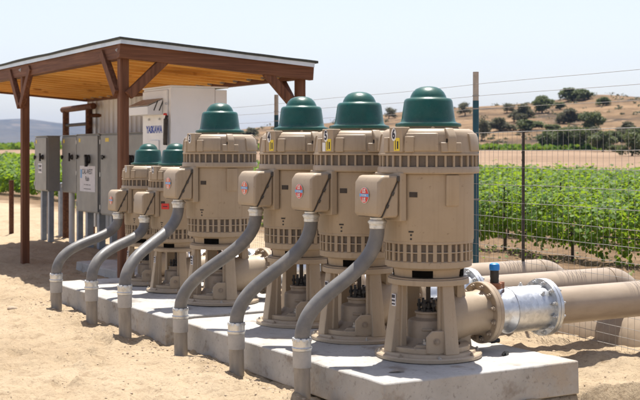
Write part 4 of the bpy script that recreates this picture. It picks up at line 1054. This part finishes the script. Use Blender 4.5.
for ri, rx in enumerate(ROWX):
    yy = np.arange(-14, 118, .5); p, v = px_of(rx, yy); ok = (p > -150) & (p < 800) & (v > 4)
    if not ok.any(): continue
    ya, yb = yy[ok].min(), yy[ok].max()+.5
    root = empty('vine_row', (rx, ya, 0)); tag(root, 'leafy green '+ROWN[ri], 'vine row', 'vineyard rows beyond the fence')
    V = []; F = []; off = 0
    seg = np.arange(ya, yb, .5)
    for y0 in seg:
        p, v = px_of(rx, y0); v = float(v)
        size = .060*max(1, v/20)**.85
        dens = min(1250, 4.2/(size*size))
        n = int(dens*.5)
        ys = y0+RNG.random(n)*.5
        ph = np.abs(((ys+ri*.7) % 1.5)/1.5-.5)*2                # 0 at the middle of a vine, 1 between two
        top = .86+.34*fbm(ys*1.4, ri*3.3+ys*0, 3, 61)+.10*(1-ph)
        low = .10+.12*ph+.34*fbm(ys*1.6, ri*5.1+ys*0, 3, 67)
        ang = RNG.random(n)*2*PI; rad = np.sqrt(RNG.random(n)*.85+.15)
        hz = (top-low)/2; cz = (top+low)/2
        hw = (.44+.26*fbm(ys*1.7, ri*2.2+ys*0, 2, 71))*(1-.25*ph)
        ox = np.cos(ang); oz = np.sin(ang)
        sprig = RNG.random(n) < .10
        C = np.stack([rx+ox*rad*hw*(1+.35*sprig), ys+RNG.normal(size=n)*.04, cz+oz*rad*hz*(1+.45*sprig*(oz > 0))], 1)
        keep = vnoise(C[:, 1]*3.4+C[:, 0]*1.3, C[:, 2]*4.2+ri*7, 91)*.6+vnoise(C[:, 1]*8+3, C[:, 2]*8+C[:, 0]*5, 93)*.4 > .36
        C = C[keep]; ox = ox[keep]; oz = oz[keep]; n = len(C)
        gy = ground_h(C[:, 0], C[:, 1]); C[:, 2] += np.where(v > 60, gy, gy)
        out = np.stack([ox, np.zeros(n), oz*.8+.25], 1)
        s = size*(.7+.6*RNG.random(n))
        a, f = leaf_cloud(C, s, out, .3); V.append(a); F.append(f+off); off += len(a)
    V = np.concatenate(V); F = np.concatenate(F); V -= np.array([rx, ya, 0])
    fast_mesh('foliage', V, F, M['vine_leaf'], False, root)
    if ri < 2:
        y = math.ceil(ya/1.5)*1.5+.3; k = 0
        while y < 24 and k < 40:
            pp, vv = px_of(rx, y)
            if -150 < pp < 800:
                j = random.uniform(-.06, .06); g = float(ground_h(rx, y))
                m = MB(); m.tube([(j*.3, y-ya, g-.1), (j, y-ya+j, g+.25), (j*.4, y-ya+.04, g+.55)], [.026, .021, .018], 8); m.build('vine_trunk', M['bark'], root)
                if k % 3 == 0:
                    m = MB(); m.bar((.05, y-ya+.1, g-.2), (.05, y-ya+.1, g+1.02), .03, .012, up=(1, 0, 0)); m.build('row_stake', M['darksteel'], root)
                k += 1
            y += 1.5
        m = MB(); pts = [(.0, t, float(ground_h(rx, ya+t))+.40+.02*math.sin(t*3)) for t in np.linspace(0, min(40, yb-ya), 60)]
        m.tube(pts, .010, 6, False); m.build('drip_line', M['black'], root)
# weeds along the foot of the first row and beside the fence
n = 1200
ys = RNG.uniform(0, 26, n); clump = fbm(ys*.7, ys*0+2, 3, 83) > .02
ys = ys[clump]; n = len(ys); xs = 6.45+RNG.normal(size=n)*.42+.2*np.sin(ys)
C = np.stack([xs, ys, ground_h(xs, ys)+.03+RNG.random(n)*.10], 1)
v, f = leaf_cloud(C, .03+.035*RNG.random(n), None, .4); tag(fast_mesh('weeds', v, f, M['weed']), 'low green weeds at the foot of the nearest vine row', kind='stuff')
# pale strip crop far across the field
def crop_strip(u0, u1, vv, depth, h, n, label):
    u = RNG.uniform(u0, u1, n); v_ = vv+RNG.uniform(0, depth, n); X = CAM.x+FWD.x*v_+RGT.x*u; Y = CAM.y+FWD.y*v_+RGT.y*u
    Z = np.maximum(ground_h(X, Y), np.where(v_ > 190, hill_z(u, v_), -9))+RNG.random(n)*h
    v, f = leaf_cloud(np.stack([X, Y, Z], 1), .5+.4*RNG.random(n), None, .6); tag(fast_mesh('crop_strip', v, f, M['crop']), label, kind='stuff')
crop_strip(24, 48, 196, 10, .9, 1500, 'far green strip of crop at the foot of the dry hill')
crop_strip(-16, -2, 180, 25, .9, 1500, 'far green strip of crop seen between the pumps')
crop_strip(-80, -40, 215, 30, 1.2, 3500, 'far green strip of crop left of the shelter')

# ------------------------------------------------------------------ oaks on the hill
def oak_mesh(seed, sparse=0):
    rng = np.random.default_rng(seed); C = []
    nb = 15 if not sparse else 8
    blobs = []
    for k in range(nb):
        a = rng.random()*2*PI; r = .08+.36*rng.random(); blobs.append((r*math.cos(a), r*math.sin(a), .24+(.60-.5*r)*rng.random(), .10+.11*rng.random()))
    blobs.append((.06*rng.normal(), .06*rng.normal(), .70, .20))
    for (x, y, z, r) in blobs:
        n = int((300 if not sparse else 170)*(r/.18)**2)
        d = rng.normal(size=(n, 3)); d /= np.linalg.norm(d, axis=1)[:, None]; rr = r*(.25+1.05*rng.random(n)**.8)[:, None]
        C.append(np.array([x, y, z])+d*rr*np.array([1.1, 1.1, .85]))
    C = np.concatenate(C); C = C[C[:, 2] > .07]
    v, f = leaf_cloud(C, .045+.03*rng.random(len(C)), None, .3, rng=rng)
    me_v, me_f = v, f
    t = MB(); t.tube([(0, 0, -.12), (.01, 0, .12), (-.01, .01, .3), (0, 0, .55)], [.045, .034, .028, .015], 8)
    for (x, y, z, r) in blobs[:6]: t.tube([(0, 0, .2+.1*rng.random()), (x*.5, y*.5, z*.72), (x, y, z)], [.022, .015, .007], 6)
    return me_v, me_f, t
oaks = []
for k in range(6):
    v, f, t = oak_mesh(100+k, k >= 4); r = empty('oak_tree', (0, 0, 0))
    fast_mesh('crown', v, f, M['oak_leaf'] if k < 3 else M['oak_leaf_dry'], False, r); t.build('trunk', M['bark'], r); oaks.append([r, False])
TREES = [  # px, foot y, height px, width px, variant, label
    (572, 101, 13, 22, 0, 'oak tree crowning the ridge of the dry hill'),
    (584, 100.5, 11, 13, 1, 'smaller oak just right of the one crowning the ridge'),
    (542, 113, 17, 18, 1, 'oak tree just below the ridge, left of the ridge-top oak'),
    (525, 123, 18, 17, 3, 'grey green oak halfway up the hill, left of centre'),
    (500, 131, 13, 19, 3, 'broad grey green oak low on the slope right of the blue post'),
    (507, 113, 10, 11, 4, 'thin pale oak high on the slope right of the blue post'),
    (528, 131, 11, 22, 0, 'wide low oak at mid slope above the pale field'),
    (482, 141, 22, 13, 5, 'sparse leaning oak next to the blue post'),
    (465, 116, 14, 13, 4, 'sparse oak on the ridge just left of the blue post'),
    (560, 110, 8, 9, 2, 'small round oak below the ridge-top oak'),
    (568, 124, 15, 19, 3, 'oak on the open slope above the dark oak grove'),
    (593, 132, 20, 20, 2, 'tall oak just above the right of the dark grove'),
    (603, 106, 9, 12, 0, 'small dark oak on the bare right shoulder of the hill'),
    (553, 133, 9, 13, 2, 'low bushy oak at the left end above the grove'),
    (628, 132, 10, 15, 3, 'oak on the lower slope at the right edge'),
    (549, 150, 20, 19, 0, 'leftmost dark oak of the grove at the foot of the hill'),
    (565, 150.3, 21, 20, 1, 'second dark oak from the left in the grove'),
    (582, 150.3, 22, 20, 2, 'third dark oak from the left in the grove'),
    (603, 150.6, 20, 22, 1, 'rightmost dark oak of the grove at the foot of the hill'),
    (632, 152, 23, 21, 0, 'big dark oak standing apart at the right edge of the field'),
    (616, 151, 8, 10, 2, 'small bush oak between the grove and the right edge oak'),
    (389, 119, 12, 11, 4, 'oak on the ridge between the two nearest pump domes'),
    (251, 136, 8, 14, 3, 'low oak on the distant slope between pumps 3 and 4'),
    (497, 145, 5, 10, 4, 'low dry shrub at the foot of the hill'),
    (557, 143, 14, 17, 3, 'grey green oak rising behind the leftmost oak of the grove'),
    (575, 142, 15, 19, 2, 'oak behind the middle of the dark grove'),
    (593, 147, 19, 21, 3, 'grey green oak between the third and last grove oaks'),
    (613, 146, 15, 17, 1, 'oak filling the gap right of the dark grove'),
    (622, 141, 12, 15, 4, 'thin grey oak on the slope above the right end of the grove'),
    (641, 146, 19, 20, 2, 'dark oak cut by the right edge of the view'),
    (514, 122, 9, 13, 4, 'thin grey oak in the saddle left of the slope oaks'),
    (660, 150, 22, 22, 1, 'dark oak at the foot of the hill just past the right edge'),
    (676, 118, 14, 18, 3, 'oak on the right flank of the hill')]
vs_ = np.arange(197, VR+2, .5)
for (px, fy, hp, wp, k, lab) in TREES:
    us = (px-320)/1180*vs_; z = hill_z(us, vs_); yp = 150-1180*(z-1.6)/vs_
    if fy >= yp[0]: v = 196-20*(fy-149.5)
    else:
        hit = np.nonzero(yp <= fy)[0]; v = float(vs_[hit[0]]) if len(hit) else VR-2
    u = (px-320)/1180*v; x, y = uv_xy(u, v)
    g = float(ground_h(x, y)) if v < 197 else float(hill_z(np.array(u), np.array(v)))
    src, was = oaks[k]; o = src if not was else copy_tree(src); oaks[k][1] = True
    sw = wp*v/1180/.72; shh = hp*v/1180/.84
    o.location = (x, y, g-.1); o.scale = (sw, sw, shh); o.rotation_euler = (0, 0, (px*1.7) % 6.28)
    tag(o, lab, 'tree', 'oak trees scattered over the dry hill')
for r, was in oaks:
    if not was:
        for c in list(r.children): bpy.data.objects.remove(c)
        bpy.data.objects.remove(r)

rs = np.random.default_rng(77); C = []; sz = []
while len(C) < 230:
    px = rs.uniform(200, 760); v = rs.uniform(205, VR); u = (px-320)/1180*v
    if float(fbm(u*.03, v*.03, 3, 401)) < .02: continue
    n = int(rs.integers(8, 26)); w_ = .5+1.3*rs.random()**2; uu = u+rs.normal(size=n)*w_*.5; vv = v+rs.normal(size=n)*w_*.5
    x, y = CAM.x+FWD.x*vv+RGT.x*uu, CAM.y+FWD.y*vv+RGT.y*uu
    C.append(np.stack([x, y, hill_z(uu, vv)+rs.random(n)*w_*.6], 1)); sz.append(.25+.35*rs.random(n))
v, f = leaf_cloud(np.concatenate(C), np.concatenate(sz), None, .3, rng=rs)
tag(fast_mesh('scrub', v, f, M['oak_leaf_dry']), 'low grey scrub dotted over the dry hillside', kind='stuff')

# ------------------------------------------------------------------ clods and stones
def stones(n, seed):
    rng = np.random.default_rng(seed); V = []; F = []; off = 0
    ico = bmesh.new(); bmesh.ops.create_icosphere(ico, subdivisions=1, radius=1); iv = np.array([v.co[:] for v in ico.verts]); fi = np.array([[v.index for v in f.verts] for f in ico.faces]); ico.free()
    got = 0
    while got < n:
        if rng.random() < .45: x = -.98+rng.normal()*.16; y = rng.uniform(-.9, 5.9)
        elif rng.random() < .35: x = rng.uniform(.75, 2.3); y = rng.uniform(-1.2, 3.2)
        else: x = rng.uniform(-3.2, .1); y = rng.uniform(-2.0, 9)
        if -.83 < x < .76 and -.70 < y < 5.8: continue
        s = .003+.010*rng.random()**4
        if rng.random() < .03: s *= 1.9
        sc = s*np.array([1, .7+.4*rng.random(), .4+.3*rng.random()]); a = rng.random()*6.28
        p = iv*(1+.35*(rng.random(len(iv))-.5))[:, None]*sc; c, s_ = math.cos(a), math.sin(a)
        p = np.stack([p[:, 0]*c-p[:, 1]*s_, p[:, 0]*s_+p[:, 1]*c, p[:, 2]], 1)+np.array([x, y, float(ground_h(x, y))-s*.05])
        V.append(p); F.append(fi+off); off += len(p); got += 1
    return np.concatenate(V), np.concatenate(F)
v, f = stones(5200, 5); tag(fast_mesh('gravel', v, f, M['stone'], True), 'small clods and stones strewn over the sandy soil', kind='stuff')
bm = bmesh.new(); bmesh.ops.create_icosphere(bm, subdivisions=2, radius=.055)
for v_ in bm.verts: v_.co *= 1+.5*(float(vnoise(v_.co.x*30+9, v_.co.y*30+v_.co.z*20, 4))-.5); v_.co.z *= .6
me = bpy.data.meshes.new('rock'); bm.to_mesh(me); bm.free(); me.materials.append(M['stone']); me.shade_smooth()
o = bpy.data.objects.new('rock', me); COL.objects.link(o); o.location = (-1.45, 5.0, float(ground_h(-1.45, 5.0))+.02); tag(o, 'fist sized rock lying left of the leftmost conduit', 'rock')

# ------------------------------------------------------------------ air
HAZE = 7.5e-5
hz = MB().box(-5300, 5300, -5300, 5300, -3, 150).build('haze', M['wire'], None, smooth=0)
hm = bpy.data.materials.new('haze'); hm.use_nodes = True; nt = hm.node_tree; nt.nodes.clear()
vo = nt.nodes.new('ShaderNodeVolumePrincipled'); vo.inputs['Color'].default_value = (.40, .62, 1, 1); vo.inputs['Density'].default_value = HAZE; vo.inputs['Anisotropy'].default_value = .2
ou = nt.nodes.new('ShaderNodeOutputMaterial'); nt.links.new(vo.outputs[0], ou.inputs['Volume'])
hz.data.materials.clear(); hz.data.materials.append(hm); tag(hz, 'thin pale summer haze over the valley', kind='stuff')

# ------------------------------------------------------------------ light, camera
w = bpy.data.worlds.new('World'); S.world = w; w.use_nodes = True; nt = w.node_tree
bg = nt.nodes['Background']; sk = nt.nodes.new('ShaderNodeTexSky'); sk.sky_type = 'NISHITA'; sk.sun_disc = False
elev = math.asin(SUNV.z); sk.sun_elevation = elev; sk.sun_rotation = math.atan2(SUNV.x, SUNV.y)
sk.altitude = 200; sk.air_density = 1.0; sk.dust_density = 1.6; sk.ozone_density = 1.0
hs = nd(nt, 'ShaderNodeHueSaturation', Saturation=.62, Value=1.0); nt.links.new(sk.outputs[0], hs.inputs['Color'])
tn = nd(nt, 'ShaderNodeMix', data_type='RGBA', blend_type='MULTIPLY'); tn.inputs[0].default_value = 1; tn.inputs[7].default_value = (1.0, .955, .985, 1)
nt.links.new(hs.outputs[0], tn.inputs[6]); nt.links.new(tn.outputs[2], bg.inputs[0]); bg.inputs[1].default_value = .105
ld = bpy.data.lights.new('sun', 'SUN'); ld.energy = 5.0; ld.angle = R(.53); ld.color = (1, .95, .87)
lo = bpy.data.objects.new('sun', ld); COL.objects.link(lo); lo.rotation_euler = SUNV.to_track_quat('Z', 'Y').to_euler(); lo.location = (0, 0, 20)
cd = bpy.data.cameras.new('camera'); co = bpy.data.objects.new('camera', cd); COL.objects.link(co); S.camera = co
co.location = CAM; co.rotation_euler = (R(90), 0, -YAW); cd.sensor_width = 36; cd.lens = 1180/640*36; cd.shift_y = -50/640
cd.clip_start = .1; cd.clip_end = 20000
cd.dof.use_dof = True; cd.dof.focus_distance = 9.2; cd.dof.aperture_fstop = 5.0
S.view_settings.view_transform = 'Standard'; S.view_settings.look = 'None'; S.view_settings.gamma = 1; S.view_settings.exposure = .76
S.view_settings.use_curve_mapping = False
S.cycles.max_bounces = 8; S.cycles.diffuse_bounces = 4; S.cycles.volume_bounces = 0
S.cycles.use_denoising = True
